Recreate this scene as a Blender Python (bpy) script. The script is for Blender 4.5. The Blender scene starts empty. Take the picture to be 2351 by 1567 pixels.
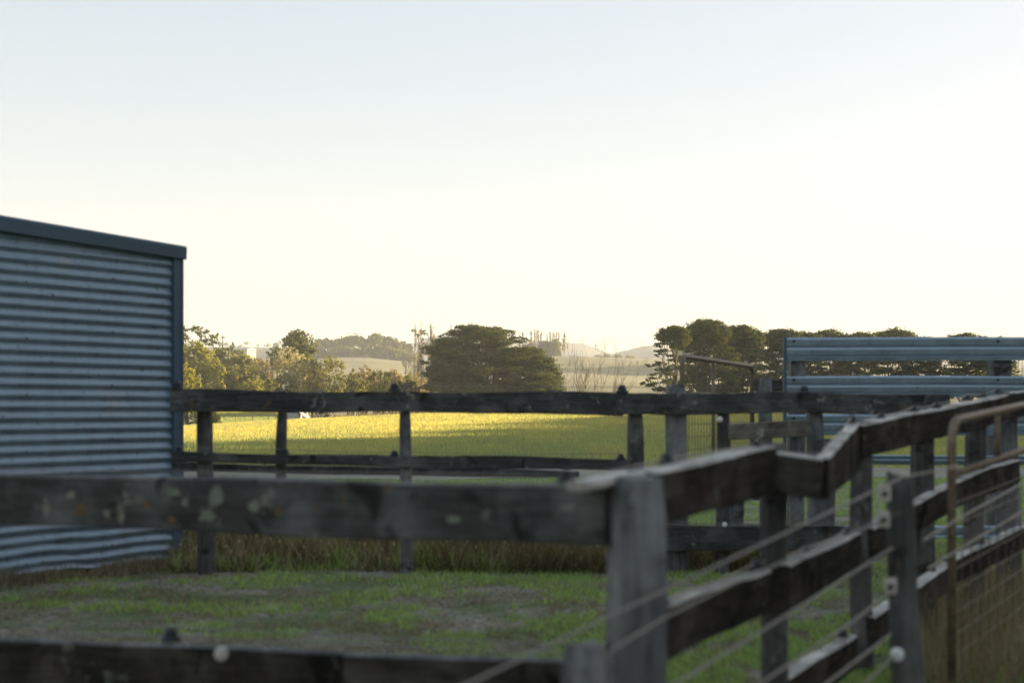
import bpy, math, random
import numpy as np
from mathutils import Vector, Matrix
S = bpy.context.scene
COL = S.collection
R = math.radians

# ------------------------------------------------------------------ camera
F = 3265.3; CX = 1175.5; HOR = 938.0; CZ = 1.15      # photo pixels (2351 wide), eye 1.15 m above the yard
def P(u, y, d):
    return Vector(((u - CX) / F * d, d, CZ - (y - HOR) / F * d))
cam_d = bpy.data.cameras.new('camera'); cam = bpy.data.objects.new('camera', cam_d); COL.objects.link(cam)
cam.location = (0, 0, CZ); cam.rotation_euler = (R(90), 0, 0)
cam_d.lens = 50; cam_d.sensor_width = 36; cam_d.shift_y = (HOR - 783.5) / 2351.0
cam_d.clip_start = 0.05; cam_d.clip_end = 9000
cam_d.dof.use_dof = True; cam_d.dof.focus_distance = 150; cam_d.dof.aperture_fstop = 2.6
S.camera = cam

# ------------------------------------------------------------------ light
SUN_EL, SUN_AZ = 9.0, 66.0           # azimuth from the view axis towards the right
SUN_STR, SKY_STR, EXPO = 5.0, 0.132, 2.2
w = bpy.data.worlds.new('World'); S.world = w; w.use_nodes = True
nt = w.node_tree; nt.nodes.clear()
sky = nt.nodes.new('ShaderNodeTexSky'); sky.sky_type = 'NISHITA'; sky.sun_disc = False
sky.sun_elevation = R(SUN_EL); sky.sun_rotation = R(SUN_AZ)
sky.altitude = 0; sky.air_density = 1.0; sky.dust_density = 1.5; sky.ozone_density = 1.4
bg = nt.nodes.new('ShaderNodeBackground'); bg.inputs[1].default_value = SKY_STR
wo = nt.nodes.new('ShaderNodeOutputWorld')
gm = nt.nodes.new('ShaderNodeGamma'); gm.inputs[1].default_value = 0.35
hs = nt.nodes.new('ShaderNodeHueSaturation'); hs.inputs['Saturation'].default_value = 1.42
nt.links.new(sky.outputs[0], gm.inputs[0]); nt.links.new(gm.outputs[0], hs.inputs['Color']); tn = nt.nodes.new('ShaderNodeMix'); tn.data_type = 'RGBA'; tn.blend_type = 'MULTIPLY'; tn.inputs[0].default_value = 1; tn.inputs[7].default_value = (1.0, 0.964, 0.985, 1)
nt.links.new(hs.outputs[0], tn.inputs[6]); nt.links.new(tn.outputs[2], bg.inputs[0]); nt.links.new(bg.outputs[0], wo.inputs[0])
sd = bpy.data.lights.new('sun', 'SUN'); so = bpy.data.objects.new('sun', sd); COL.objects.link(so)
sd.energy = SUN_STR; sd.angle = R(0.5); sd.color = (1.0, 0.80, 0.50)
sv = Vector((math.sin(R(SUN_AZ)) * math.cos(R(SUN_EL)), math.cos(R(SUN_AZ)) * math.cos(R(SUN_EL)), math.sin(R(SUN_EL))))
so.rotation_euler = sv.to_track_quat('Z', 'Y').to_euler(); so.location = (30, 30, 40)
S.view_settings.view_transform = 'Standard'; S.view_settings.look = 'None'
S.view_settings.exposure = EXPO; S.view_settings.gamma = 1
S.render.engine = 'CYCLES'
S.cycles.use_denoising = True
S.cycles.max_bounces = 6; S.cycles.diffuse_bounces = 3; S.cycles.glossy_bounces = 2
S.cycles.transmission_bounces = 3; S.cycles.volume_bounces = 1
S.cycles.sample_clamp_indirect = 6

# ------------------------------------------------------------------ helpers
def tag(o, label=None, cat=None, group=None, kind=None):
    if label: o['label'] = label
    if cat: o['category'] = cat
    if group: o['group'] = group
    if kind: o['kind'] = kind
    return o
def empty(name, loc, label, cat, group=None):
    o = bpy.data.objects.new(name, None); COL.objects.link(o); o.location = loc; o.empty_display_size = 0.1
    return tag(o, label, cat, group)
def wloc(o):
    p = Vector((0, 0, 0))
    while o is not None:
        p = p + o.location; o = o.parent
    return p
def mesh_obj(name, V, Fc, mat, parent=None, loc=None, rot=None, smooth=False, attrs=None):
    """V world-space (or local when rot given with loc); parents are never rotated"""
    V = np.asarray(V, dtype=np.float64)
    me = bpy.data.meshes.new(name)
    if isinstance(Fc, np.ndarray):
        k = Fc.shape[1]; n = Fc.shape[0]
        me.vertices.add(len(V)); me.loops.add(n * k); me.polygons.add(n)
        base = np.zeros(3)
    else:
        base = np.zeros(3)
    pl = wloc(parent) if parent is not None else Vector((0, 0, 0))
    if rot is None:
        if loc is None:
            loc = Vector((float(V[:, 0].mean()), float(V[:, 1].mean()), float(V[:, 2].min())))
        V = V - np.array(loc)
    if isinstance(Fc, np.ndarray):
        me.vertices.foreach_set('co', V.astype(np.float32).ravel())
        me.loops.foreach_set('vertex_index', Fc.astype(np.int32).ravel())
        me.polygons.foreach_set('loop_start', np.arange(0, n * k, k, dtype=np.int32))
        try: me.polygons.foreach_set('loop_total', np.full(n, k, dtype=np.int32))
        except Exception: pass
        me.update(calc_edges=True)
    else:
        me.from_pydata([tuple(v) for v in V], [], Fc)
    if attrs:
        for an, (dom, arr) in attrs.items():
            a = me.attributes.new(an, 'FLOAT_COLOR', dom)
            a.data.foreach_set('color', np.asarray(arr, dtype=np.float32).ravel())
    if smooth:
        me.polygons.foreach_set('use_smooth', np.ones(len(me.polygons), dtype=bool))
    me.materials.append(mat)
    o = bpy.data.objects.new(name, me); COL.objects.link(o)
    if parent is not None: o.parent = parent
    o.location = Vector(loc) - pl
    if rot is not None: o.rotation_euler = rot
    return o
class MB:
    def __init__(s): s.v = []; s.f = []
    def add(s, V, Fc):
        b = len(s.v); s.v += [tuple(p) for p in V]; s.f += [tuple(b + i for i in q) for q in Fc]
    def box(s, x0, x1, y0, y1, z0, z1):
        s.add([(x0,y0,z0),(x1,y0,z0),(x1,y1,z0),(x0,y1,z0),(x0,y0,z1),(x1,y0,z1),(x1,y1,z1),(x0,y1,z1)],
              [(0,3,2,1),(4,5,6,7),(0,1,5,4),(1,2,6,5),(2,3,7,6),(3,0,4,7)])
    def prism(s, base, vec):
        n = len(base); vec = Vector(vec); base = [Vector(b) for b in base]
        s.add(base + [b + vec for b in base], [tuple(range(n - 1, -1, -1)), tuple(range(n, 2 * n))] + [(i, (i + 1) % n, n + (i + 1) % n, n + i) for i in range(n)])
    def tube(s, pts, r, n=8, cap=True):
        pts = [Vector(p) for p in pts]
        if not isinstance(r, (list, tuple)): r = [r] * len(pts)
        rings = []; prev = None
        for i, p in enumerate(pts):
            t = (pts[min(i + 1, len(pts) - 1)] - pts[max(i - 1, 0)]).normalized()
            if prev is None:
                a = Vector((0, 0, 1)) if abs(t.z) < 0.9 else Vector((1, 0, 0))
                u = t.cross(a).normalized()
            else:
                u = (prev - t * prev.dot(t)).normalized()
            prev = u; v2 = t.cross(u)
            rings.append([p + (u * math.cos(2 * math.pi * k / n) + v2 * math.sin(2 * math.pi * k / n)) * r[i] for k in range(n)])
        V = [q for rg in rings for q in rg]; Fc = []
        for i in range(len(pts) - 1):
            for k in range(n):
                Fc.append((i * n + k, i * n + (k + 1) % n, (i + 1) * n + (k + 1) % n, (i + 1) * n + k))
        if cap:
            Fc.append(tuple(range(n - 1, -1, -1))); Fc.append(tuple((len(pts) - 1) * n + k for k in range(n)))
        s.add(V, Fc)
    def lathe(s, c, prof, n=12, axis=Vector((0, 0, 1))):
        axis = Vector(axis).normalized(); a = Vector((1, 0, 0)) if abs(axis.x) < 0.9 else Vector((0, 1, 0))
        u = axis.cross(a).normalized(); v2 = axis.cross(u); c = Vector(c)
        V = [c + axis * h_ + (u * math.cos(2 * math.pi * k / n) + v2 * math.sin(2 * math.pi * k / n)) * r_ for r_, h_ in prof for k in range(n)]
        Fc = [(i * n + k, i * n + (k + 1) % n, (i + 1) * n + (k + 1) % n, (i + 1) * n + k) for i in range(len(prof) - 1) for k in range(n)]
        Fc.append(tuple(range(n - 1, -1, -1))); Fc.append(tuple((len(prof) - 1) * n + k for k in range(n)))
        s.add(V, Fc)
    def build(s, name, mat, parent=None, smooth=False):
        return mesh_obj(name, s.v, s.f, mat, parent, smooth=smooth)

# ------------------------------------------------------------------ materials
def new_mat(name, rough=0.8, metal=0.0):
    m = bpy.data.materials.new(name); m.use_nodes = True
    b = m.node_tree.nodes['Principled BSDF']; b.inputs['Roughness'].default_value = rough; b.inputs['Metallic'].default_value = metal
    return m, m.node_tree, b
def ramp(nt, fac, stops):
    r = nt.nodes.new('ShaderNodeValToRGB'); e = r.color_ramp.elements
    while len(e) < len(stops): e.new(0.5)
    for el, (p, c) in zip(e, stops): el.position = p; el.color = (c[0], c[1], c[2], 1) if not isinstance(c, (int, float)) else (c, c, c, 1)
    nt.links.new(fac, r.inputs[0]); return r.outputs[0]
def coords(nt, scale=(1, 1, 1), kind='Object'):
    t = nt.nodes.new('ShaderNodeTexCoord'); mp = nt.nodes.new('ShaderNodeMapping'); mp.inputs['Scale'].default_value = scale
    nt.links.new(t.outputs[kind], mp.inputs[0]); return mp.outputs[0]
def noise(nt, vec, scale, detail=4, rough=0.55, dist=0.0):
    n = nt.nodes.new('ShaderNodeTexNoise'); n.inputs['Scale'].default_value = scale; n.inputs['Detail'].default_value = detail
    n.inputs['Roughness'].default_value = rough; n.inputs['Distortion'].default_value = dist
    nt.links.new(vec, n.inputs['Vector']); return n.outputs['Fac']
def mix(nt, fac, a, b, mode='MIX'):
    m = nt.nodes.new('ShaderNodeMix'); m.data_type = 'RGBA'; m.blend_type = mode
    if isinstance(fac, (int, float)): m.inputs[0].default_value = fac
    else: nt.links.new(fac, m.inputs[0])
    for s_, i in ((a, 6), (b, 7)):
        if isinstance(s_, tuple): m.inputs[i].default_value = (*s_, 1)
        else: nt.links.new(s_, m.inputs[i])
    return m.outputs[2]
def bump(nt, b, hgt, strength, dist):
    n = nt.nodes.new('ShaderNodeBump'); n.inputs['Strength'].default_value = strength; n.inputs['Distance'].default_value = dist
    nt.links.new(hgt, n.inputs['Height']); nt.links.new(n.outputs[0], b.inputs['Normal'])
def rnd_offset(nt, vec):
    oi = nt.nodes.new('ShaderNodeObjectInfo'); ad = nt.nodes.new('ShaderNodeVectorMath'); ad.operation = 'ADD'
    sc = nt.nodes.new('ShaderNodeMath'); sc.operation = 'MULTIPLY'; sc.inputs[1].default_value = 37.0
    nt.links.new(oi.outputs['Random'], sc.inputs[0]); nt.links.new(vec, ad.inputs[0]); nt.links.new(sc.outputs[0], ad.inputs[1])
    return ad.outputs[0]
def wood(name, axis, dark, light, lich=0.5, rough=0.75, spec=0.22):
    m, nt, b = new_mat(name, rough)
    sc = [11, 11, 11]; sc['xyz'.index(axis)] = 0.9
    v = rnd_offset(nt, coords(nt, tuple(sc))); v2 = rnd_offset(nt, coords(nt))
    g = noise(nt, v, 4.0, 8, 0.72, 0.8)
    c = ramp(nt, g, [(0.3, dark), (0.52, tuple((a + b_) * .5 for a, b_ in zip(dark, light))), (0.72, light)])
    big = noise(nt, v2, 3.5, 4, 0.6)
    c = mix(nt, ramp(nt, big, [(0.46, 0.0), (0.66, 0.8)]), c, mix(nt, g, dark, tuple(x * 2.8 + 0.01 for x in light)), 'MIX')
    kn = noise(nt, v2, 5.5, 3, 0.5, 1.0); c = mix(nt, ramp(nt, kn, [(0.60, 0.0), (0.68, 0.85)]), c, tuple(x * .6 for x in dark))
    l1 = noise(nt, v2, 9, 3, 0.7)
    c = mix(nt, ramp(nt, l1, [(0.64 - 0.04 * lich, 0.0), (0.70, 0.9 * lich)]), c, (0.30, 0.33, 0.27))
    l2 = noise(nt, v2, 13, 2, 0.5, 0.4)
    c = mix(nt, ramp(nt, l2, [(0.69, 0.0), (0.74, 0.9 * lich)]), c, (0.20, 0.11, 0.03))
    nt.links.new(c, b.inputs['Base Color']); bump(nt, b, g, 0.7, 0.006); b.inputs['Specular IOR Level'].default_value = spec
    return m
M = {}
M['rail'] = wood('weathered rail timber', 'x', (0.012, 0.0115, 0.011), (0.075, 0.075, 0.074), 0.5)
M['rail_dark'] = wood('rail timber darkened as shade', 'x', (0.007, 0.0065, 0.006), (0.048, 0.042, 0.036), 0.25, 0.9, 0.03)  # darker copy of the rail timber: shade on left-facing boards put into colour
M['rail_top_lit'] = wood('rail timber with lit top colour', 'x', (0.16, 0.158, 0.145), (0.40, 0.385, 0.35), 0.1)  # pale copy for top faces: light from the sky painted in
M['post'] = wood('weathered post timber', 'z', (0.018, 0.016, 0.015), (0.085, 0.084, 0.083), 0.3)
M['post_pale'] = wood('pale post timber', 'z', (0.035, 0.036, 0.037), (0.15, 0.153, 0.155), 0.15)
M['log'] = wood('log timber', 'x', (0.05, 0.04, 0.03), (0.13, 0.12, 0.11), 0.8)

def metal_mat(name, base, rough, metal, rust=0.0, var=0.15, sc=6):
    m, nt, b = new_mat(name, rough, metal)
    v = rnd_offset(nt, coords(nt)); n1 = noise(nt, v, sc, 5, 0.65)
    c = ramp(nt, n1, [(0.3, tuple(x * (1 - var) for x in base)), (0.7, tuple(min(1, x * (1 + var)) for x in base))])
    if rust:
        n2 = noise(nt, v, sc * 3, 5, 0.7)
        c = mix(nt, ramp(nt, n2, [(0.62 - 0.3 * rust, 0.0), (0.75 - 0.3 * rust, 0.9)]), c, (0.075, 0.04, 0.022))
    nt.links.new(c, b.inputs['Base Color'])
    r_ = ramp(nt, n1, [(0.3, max(0.1, rough - 0.12)), (0.7, min(1, rough + 0.12))]); nt.links.new(r_, b.inputs['Roughness'])
    bump(nt, b, n1, 0.15, 0.004)
    return m
def stained(m):
    nt = m.node_tree; b = nt.nodes['Principled BSDF']; src = b.inputs['Base Color'].links[0].from_socket
    s1 = noise(nt, coords(nt, (5, 5, .5)), 2.2, 5, .65, .4); s2 = noise(nt, coords(nt, (1, 1, 1)), 2.6, 4, .6)
    c = mix(nt, ramp(nt, s1, [(.5, 0.0), (.75, .35)]), src, (.10, .11, .11)); c = mix(nt, ramp(nt, s2, [(.62, 0.0), (.72, .4)]), c, (.33, .31, .27))
    nt.links.new(c, b.inputs['Base Color']); return m
M['zinc'] = metal_mat('galvanised wall sheet', (0.19, 0.265, 0.34), 0.52, 0.45, 0.1); stained(M['zinc'])
M['zinc_trim'] = metal_mat('galvanised trim', (0.045, 0.082, 0.12), 0.6, 0.1)
M['steel'] = metal_mat('galvanised rail sheet', (0.24, 0.32, 0.40), 0.4, 0.7, 0.03)
M['rust'] = metal_mat('rusty pipe', (0.15, 0.115, 0.075), 0.55, 0.2, 0.35, 0.35, 14)
M['rustwire'] = metal_mat('rusty wire', (0.11, 0.085, 0.06), 0.6, 0.3, 0.4, 0.3, 20)
M['wire'] = metal_mat('fence wire', (0.16, 0.155, 0.14), 0.5, 0.3, 0.0, 0.3, 3)
M['knob'] = metal_mat('black insulator plastic', (0.012, 0.016, 0.022), 0.45, 0.0)
M['plate'] = metal_mat('pale insulator plate', (0.42, 0.40, 0.36), 0.55, 0.0, 0.2)
M['ceramic'] = metal_mat('white ceramic', (0.62, 0.64, 0.64), 0.3, 0.0)
M['white'] = metal_mat('white paint', (0.72, 0.70, 0.64), 0.6, 0.0)
M['cream'] = metal_mat('cream weatherboard', (0.40, 0.37, 0.29), 0.7, 0.0)
M['greyroof'] = metal_mat('grey sheet roof', (0.30, 0.33, 0.36), 0.5, 0.3)
M['darkglass'] = metal_mat('dark window glass', (0.03, 0.04, 0.05), 0.15, 0.0)

def leaf_mat(name, dark, light, trans=0.35, tcol=None):
    m = bpy.data.materials.new(name); m.use_nodes = True; nt = m.node_tree; nt.nodes.clear()
    a = nt.nodes.new('ShaderNodeAttribute'); a.attribute_name = 'tint'
    sep = nt.nodes.new('ShaderNodeSeparateColor'); nt.links.new(a.outputs[0], sep.inputs[0])
    c = mix(nt, sep.outputs[0], dark, light)
    d_ = nt.nodes.new('ShaderNodeBsdfDiffuse'); t_ = nt.nodes.new('ShaderNodeBsdfTranslucent'); mx = nt.nodes.new('ShaderNodeMixShader')
    tc = tcol or tuple(min(1, x * k) for x, k in zip(light, (2.0, 1.8, 0.9)))
    c2 = mix(nt, 0.5, c, tc)
    nt.links.new(c, d_.inputs[0]); nt.links.new(c2, t_.inputs[0]); mx.inputs[0].default_value = trans
    nt.links.new(d_.outputs[0], mx.inputs[1]); nt.links.new(t_.outputs[0], mx.inputs[2])
    o = nt.nodes.new('ShaderNodeOutputMaterial'); nt.links.new(mx.outputs[0], o.inputs[0])
    return m
M['pine'] = leaf_mat('pine needles', (0.020, 0.032, 0.013), (0.135, 0.145, 0.05), 0.18)
M['gum'] = leaf_mat('gum leaves', (0.045, 0.055, 0.022), (0.20, 0.215, 0.075), 0.3)
M['gold'] = leaf_mat('golden green leaves', (0.07, 0.085, 0.02), (0.34, 0.33, 0.07), 0.4)
M['olive'] = leaf_mat('olive scrub leaves', (0.06, 0.062, 0.025), (0.27, 0.27, 0.09), 0.35)
M['brown'] = leaf_mat('dry scrub twigs', (0.09, 0.075, 0.04), (0.38, 0.30, 0.15), 0.3)
M['pale'] = leaf_mat('pale gum leaves', (0.10, 0.10, 0.055), (0.50, 0.46, 0.28), 0.4)
M['darkleaf'] = leaf_mat('dark evergreen leaves', (0.02, 0.03, 0.015), (0.11, 0.115, 0.05), 0.2)
M['grass_f'] = leaf_mat('paddock grass blades', (0.20, 0.275, 0.14), (0.68, 0.56, 0.17), 0.5, (0.62, 0.58, 0.12))
M['grass_y'] = leaf_mat('yard grass blades', (0.13, 0.215, 0.07), (0.36, 0.50, 0.16), 0.3)
M['grass_d'] = leaf_mat('dry grass stalks', (0.06, 0.052, 0.032), (0.32, 0.28, 0.20), 0.3)
M['grass_s'] = leaf_mat('rank fence line grass', (0.028, 0.026, 0.015), (0.22, 0.18, 0.11), 0.25)
def bark(name, c0, c1):
    m, nt, b = new_mat(name, 0.9); n = noise(nt, coords(nt, (3, 3, 0.6)), 2.0, 5, 0.6)
    nt.links.new(ramp(nt, n, [(0.3, c0), (0.7, c1)]), b.inputs['Base Color']); return m
M['bark'] = bark('dark bark', (0.05, 0.042, 0.034), (0.12, 0.10, 0.08))
M['bark_pale'] = bark('pale bark', (0.22, 0.20, 0.17), (0.42, 0.39, 0.33))
M['bark_bare'] = bark('bare twig bark', (0.15, 0.12, 0.08), (0.28, 0.22, 0.13))

# ------------------------------------------------------------------ terrain
def smooth(t):
    t = np.clip(t, 0, 1); return t * t * (3 - 2 * t)
def ground_z(X, Y):
    X = np.asarray(X, float); Y = np.asarray(Y, float)
    th = np.arctan2(X, Y); r = np.hypot(X, Y); tc = np.clip(th, -0.55, 0.55)
    u = CX + F * np.tan(tc); d = r * np.cos(tc)
    yc = np.interp(u, [425, 600, 750, 950, 1200, 1500, 2351], [978, 967, 960, 951, 943, 939, 936])
    zc = CZ - (yc - HOR) / F * 110
    z = zc * smooth((d - 34) / 90) * (d <= 110) / smooth(76 / 90.)
    # behind the crest
    zl = np.interp(d, [110, 122, 135, 148, 160, 172, 180, 215], [0, -.35, -.18, .12, .46, .88, 1.0, -4.0]) 
    zl = zl + np.where(d < 122, (zc - 0) * np.clip((122 - d) / 12, 0, 1), 0)
    zr = zc + (-4 - zc) * smooth((d - 110) / 45)
    m = 1 - smooth((u - 630) / 70)
    zv = zl * m + zr * (1 - m)
    z = np.where(d > 110, np.where(d < 215, zv, -4.0), z)
    yh = np.interp(u, [425, 780, 850, 950, 1100, 1260, 1330, 1500, 1800, 2351], [832, 826, 828, 838, 832, 821, 819, 824, 832, 850])
    zt = CZ - (yh - HOR) / F * 650
    t = np.clip((d - 300) / 350, 0, 1); prof = 1.35 * t - 0.35 * t ** 3; prof = prof * smooth(t / 0.25 + 0.0) if False else prof * (1 - (1 - t) ** 6)
    hill = (zt + 4) * prof
    und = np.sin((d + X * 0.35) / 21.0) * 1.15 + 0.5 * np.sin((X - d * 0.3) / 33.0 + 1.0)
    hill = hill + und * smooth((d - 330) / 80) * smooth((640 - d) / 60)
    back = (zt + 4) - (zt + 4) * smooth((d - 655) / 500)
    z = np.where(d > 300, -4 + np.where(d <= 650, hill, back), z)
    z = z + 0.012 * np.sin(X * 2.1 + 1) * np.sin(Y * 1.7) * (r < 30) * (r > 1)
    return z
def gz(X, Y): return float(ground_z(np.array([X]), np.array([Y]))[0])

ths = np.concatenate([np.linspace(-math.pi, -0.5, 60, endpoint=False), np.linspace(-0.5, 0.5, 300, endpoint=False), np.linspace(0.5, math.pi, 60)])
rs = np.concatenate([[0.0], np.geomspace(0.6, 30, 70), np.geomspace(31, 260, 170), np.geomspace(262, 1200, 200), np.geomspace(1230, 2430, 12)])
TT, RR = np.meshgrid(ths, rs); GX = np.sin(TT) * RR; GY = np.cos(TT) * RR; GZ = ground_z(GX, GY)
nr, nth = TT.shape
V = np.stack([GX, GY, GZ], -1).reshape(-1, 3)
i, j = np.meshgrid(np.arange(nr - 1), np.arange(nth - 1), indexing='ij')
q = np.stack([i * nth + j, i * nth + j + 1, (i + 1) * nth + j + 1, (i + 1) * nth + j], -1).reshape(-1, 4)[:, ::-1]
Ug = CX + F * np.tan(np.clip(TT, -0.55, 0.55)); Dg = RR * np.cos(np.clip(TT, -0.55, 0.55))
dirt = 1 - smooth((Dg - 14) / 8)                       # worn yard ground
left_shade = (1 - smooth((Ug - 640) / 60)) * smooth((Dg - 125) / 6) * (1 - smooth((Dg - 163) / 2))  # strip in tree shade, painted as greener ground
yellow = smooth((Dg - 40) / 25) * (1 - left_shade)
hillc = smooth((Dg - 280) / 80)
colr = np.stack([dirt, yellow, hillc, np.ones_like(dirt)], -1).reshape(-1, 4)
m, nt, b = new_mat('ground earth and grass', 0.95)
at = nt.nodes.new('ShaderNodeAttribute'); at.attribute_name = 'zone'; sp = nt.nodes.new('ShaderNodeSeparateColor'); nt.links.new(at.outputs[0], sp.inputs[0])
vo = coords(nt)
n1 = noise(nt, vo, 1.3, 6, 0.65); n2 = noise(nt, vo, 14, 5, 0.7); n3 = noise(nt, vo, 0.16, 5, 0.6)
soil = ramp(nt, n2, [(0.3, (0.12, 0.10, 0.08)), (0.55, (0.22, 0.195, 0.16)), (0.75, (0.36, 0.34, 0.31))])
lawn = ramp(nt, n2, [(0.3, (0.04, 0.07, 0.018)), (0.7, (0.10, 0.155, 0.04))])
yard = mix(nt, ramp(nt, n1, [(0.42, 0.0), (0.56, 1.0)]), soil, lawn)
fgreen = ramp(nt, n1, [(0.3, (0.075, 0.11, 0.025)), (0.7, (0.15, 0.17, 0.04))])
fyel = ramp(nt, n3, [(0.3, (0.15, 0.16, 0.03)), (0.6, (0.36, 0.29, 0.04))])
field = mix(nt, sp.outputs[1], fgreen, fyel)
hillg = ramp(nt, n3, [(0.3, (0.17, 0.155, 0.07)), (0.7, (0.30, 0.25, 0.11))])
c = mix(nt, sp.outputs[0], field, yard); c = mix(nt, sp.outputs[2], c, hillg)
nt.links.new(c, b.inputs['Base Color']); bump(nt, b, n2, 0.6, 0.02)
gr = mesh_obj('ground', V, q, m, loc=(0, 0, 0), smooth=True, attrs={'zone': ('POINT', colr)}); tag(gr, kind='structure')

# gravel farm track crossing between the yards and the paddock
m, nt, b = new_mat('gravel', 0.95); vo = coords(nt); n2 = noise(nt, vo, 30, 5, 0.7); n1 = noise(nt, vo, 1.5, 4, .6)
nt.links.new(mix(nt, ramp(nt, n1, [(0.5, 0.0), (0.65, 0.6)]), ramp(nt, n2, [(0.3, (0.13, 0.13, 0.10)), (0.7, (0.28, 0.27, 0.22))]), (0.14, 0.16, 0.07)), b.inputs['Base Color']); bump(nt, b, n2, 0.6, 0.02)
xs = np.linspace(-40, 40, 160); V = []; 
for x in xs:
    for k in range(7):
        y = 23.5 + 0.05 * x + 0.3 * math.sin(x * .5) + k * 0.75; V.append((x, y, gz(x, y) + 0.018 - (0.012 if k in (0, 6) else 0)))
q = [(a * 7 + k, (a + 1) * 7 + k, (a + 1) * 7 + k + 1, a * 7 + k + 1) for a in range(len(xs) - 1) for k in range(6)]
o = mesh_obj('gravel_track', V, q, m, loc=(0, 0, 0), smooth=True); tag(o, kind='structure')

# far hills, each a real ridge
def hillmat(name, a, b_):
    m, nt, b = new_mat(name, 1.0); n = noise(nt, coords(nt), 0.012, 6, 0.6)
    nt.links.new(ramp(nt, n, [(0.4, a), (0.6, b_)]), b.inputs['Base Color']); return m
M['hill'] = hillmat('far hill scrub', (0.03, 0.037, 0.025), (0.08, 0.08, 0.05))
rng = np.random.default_rng(5)
def ridge(name, pts, D, depth, rough_px=0.0):
    us = np.arange(pts[0][0], pts[-1][0] + 1, 8.0); ys = np.interp(us, [p[0] for p in pts], [p[1] for p in pts])
    if rough_px: ys = ys - np.abs(np.convolve(rng.normal(0, rough_px, len(us)), np.ones(3) / 3, 'same'))
    prof = np.linspace(-1, 1, 25); V = []
    for u_, y_ in zip(us, ys):
        zt = CZ - (y_ - HOR) / F * D
        for p in prof:
            d = D + p * depth; k = 0.5 * (1 + math.cos(math.pi * p))
            wob = 0.05 * zt * math.sin(u_ * 0.031 + p * 4) * (1 - k) * k * 4
            V.append(((u_ - CX) / F * D * (1 + 0.15 * p), d, -8 + (zt + 8) * k + wob))
    n = len(prof); q = np.array([(a * n + k, (a + 1) * n + k, (a + 1) * n + k + 1, a * n + k + 1) for a in range(len(us) - 1) for k in range(n - 1)])
    o = mesh_obj(name, V, q, M['hill'], loc=(0, 0, 0), smooth=True); tag(o, kind='structure')
ridge('hills', [(-1500, 830), (-400, 815), (200, 805), (420, 799), (640, 797), (760, 800), (860, 800), (940, 790), (1000, 772), (1018, 765), (1037, 758), (1052, 763), (1090, 776), (1180, 778), (1300, 786), (1338, 788), (1365, 797), (1400, 811), (1415, 818), (1460, 830), (1700, 850), (2400, 850), (3600, 850)], 2000, 420)
ridge('hills', [(1330, 850), (1380, 822), (1400, 815), (1430, 806), (1460, 800), (1480, 795), (1500, 793), (1530, 796), (1570, 806), (1700, 800), (1900, 815), (2351, 830), (3600, 830)], 1650, 240, 2.0)
ridge('hills', [(-1200, 815), (100, 805), (350, 800), (480, 797), (560, 796), (640, 799), (700, 806), (760, 825), (820, 850)], 1250, 200, 1.2)

# ------------------------------------------------------------------ haze
hz = MB(); hz.box(-2460, 2460, -2460, 2460, -9.5, 132)
hm = bpy.data.materials.new('haze'); hm.use_nodes = True; nt = hm.node_tree; nt.nodes.clear()
pv = nt.nodes.new('ShaderNodeVolumePrincipled'); pv.inputs['Color'].default_value = (0.76, 0.78, 0.83, 1)
pv.inputs['Density'].default_value = 0.00036; pv.inputs['Anisotropy'].default_value = 0.0
oo = nt.nodes.new('ShaderNodeOutputMaterial'); nt.links.new(pv.outputs[0], oo.inputs['Volume'])
tag(hz.build('haze', hm), kind='stuff')
# ------------------------------------------------------------------ timber fence builders
def board(parent, name, a, b, ha, hb, t, mat, seed, wob=0.006, label=None, top=None):
    """a, b: centre of the top edge at both ends (world); ha, hb: heights; t: thickness. Local X runs along the board."""
    a = Vector(a); b = Vector(b); L = (b - a).length; rg = random.Random(seed)
    dx = b - a; yaw = math.atan2(dx.y, dx.x); pitch = -math.atan2(dx.z, math.hypot(dx.x, dx.y))
    n = max(3, int(L / 0.09)); V = []; ch = 0.006
    w1 = [rg.uniform(-1, 1) for _ in range(6)]
    def wv(s, k): return wob * (math.sin(s * 2.1 + w1[k] * 6) + 0.6 * math.sin(s * 5.3 + w1[k] * 9) + 0.25 * rg.uniform(-1, 1))
    for i in range(n + 1):
        s = L * i / n; h = ha + (hb - ha) * i / n; zt = wv(s, 0); zb = -h + wv(s, 1); y0 = -t / 2 + 0.4 * wv(s, 2); y1 = t / 2 + 0.4 * wv(s, 3)
        xo = rg.uniform(-.004, .004) if i in (0, n) else 0
        for (yy, zz) in ((y0, zb + ch), (y0, zt - ch), (y0 + ch, zt), (y1 - ch, zt), (y1, zt - ch), (y1, zb + ch), (y1 - ch, zb), (y0 + ch, zb)):
            V.append((s + xo, yy, zz))
    Fc = [(i * 8 + k, i * 8 + (k + 1) % 8, (i + 1) * 8 + (k + 1) % 8, (i + 1) * 8 + k) for i in range(n) for k in range(8)]
    Fc = [f[::-1] for f in Fc]
    Fc += [tuple(range(8)), tuple(n * 8 + k for k in range(7, -1, -1))]
    o = mesh_obj(name, V, Fc, mat, parent, loc=a, rot=(0, pitch, yaw))
    if top is not None:                       # paler upper edge, sky light put into its colour
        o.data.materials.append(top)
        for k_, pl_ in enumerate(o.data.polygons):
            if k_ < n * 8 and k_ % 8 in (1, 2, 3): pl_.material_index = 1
    if label: o['label'] = label
    return o
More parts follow.
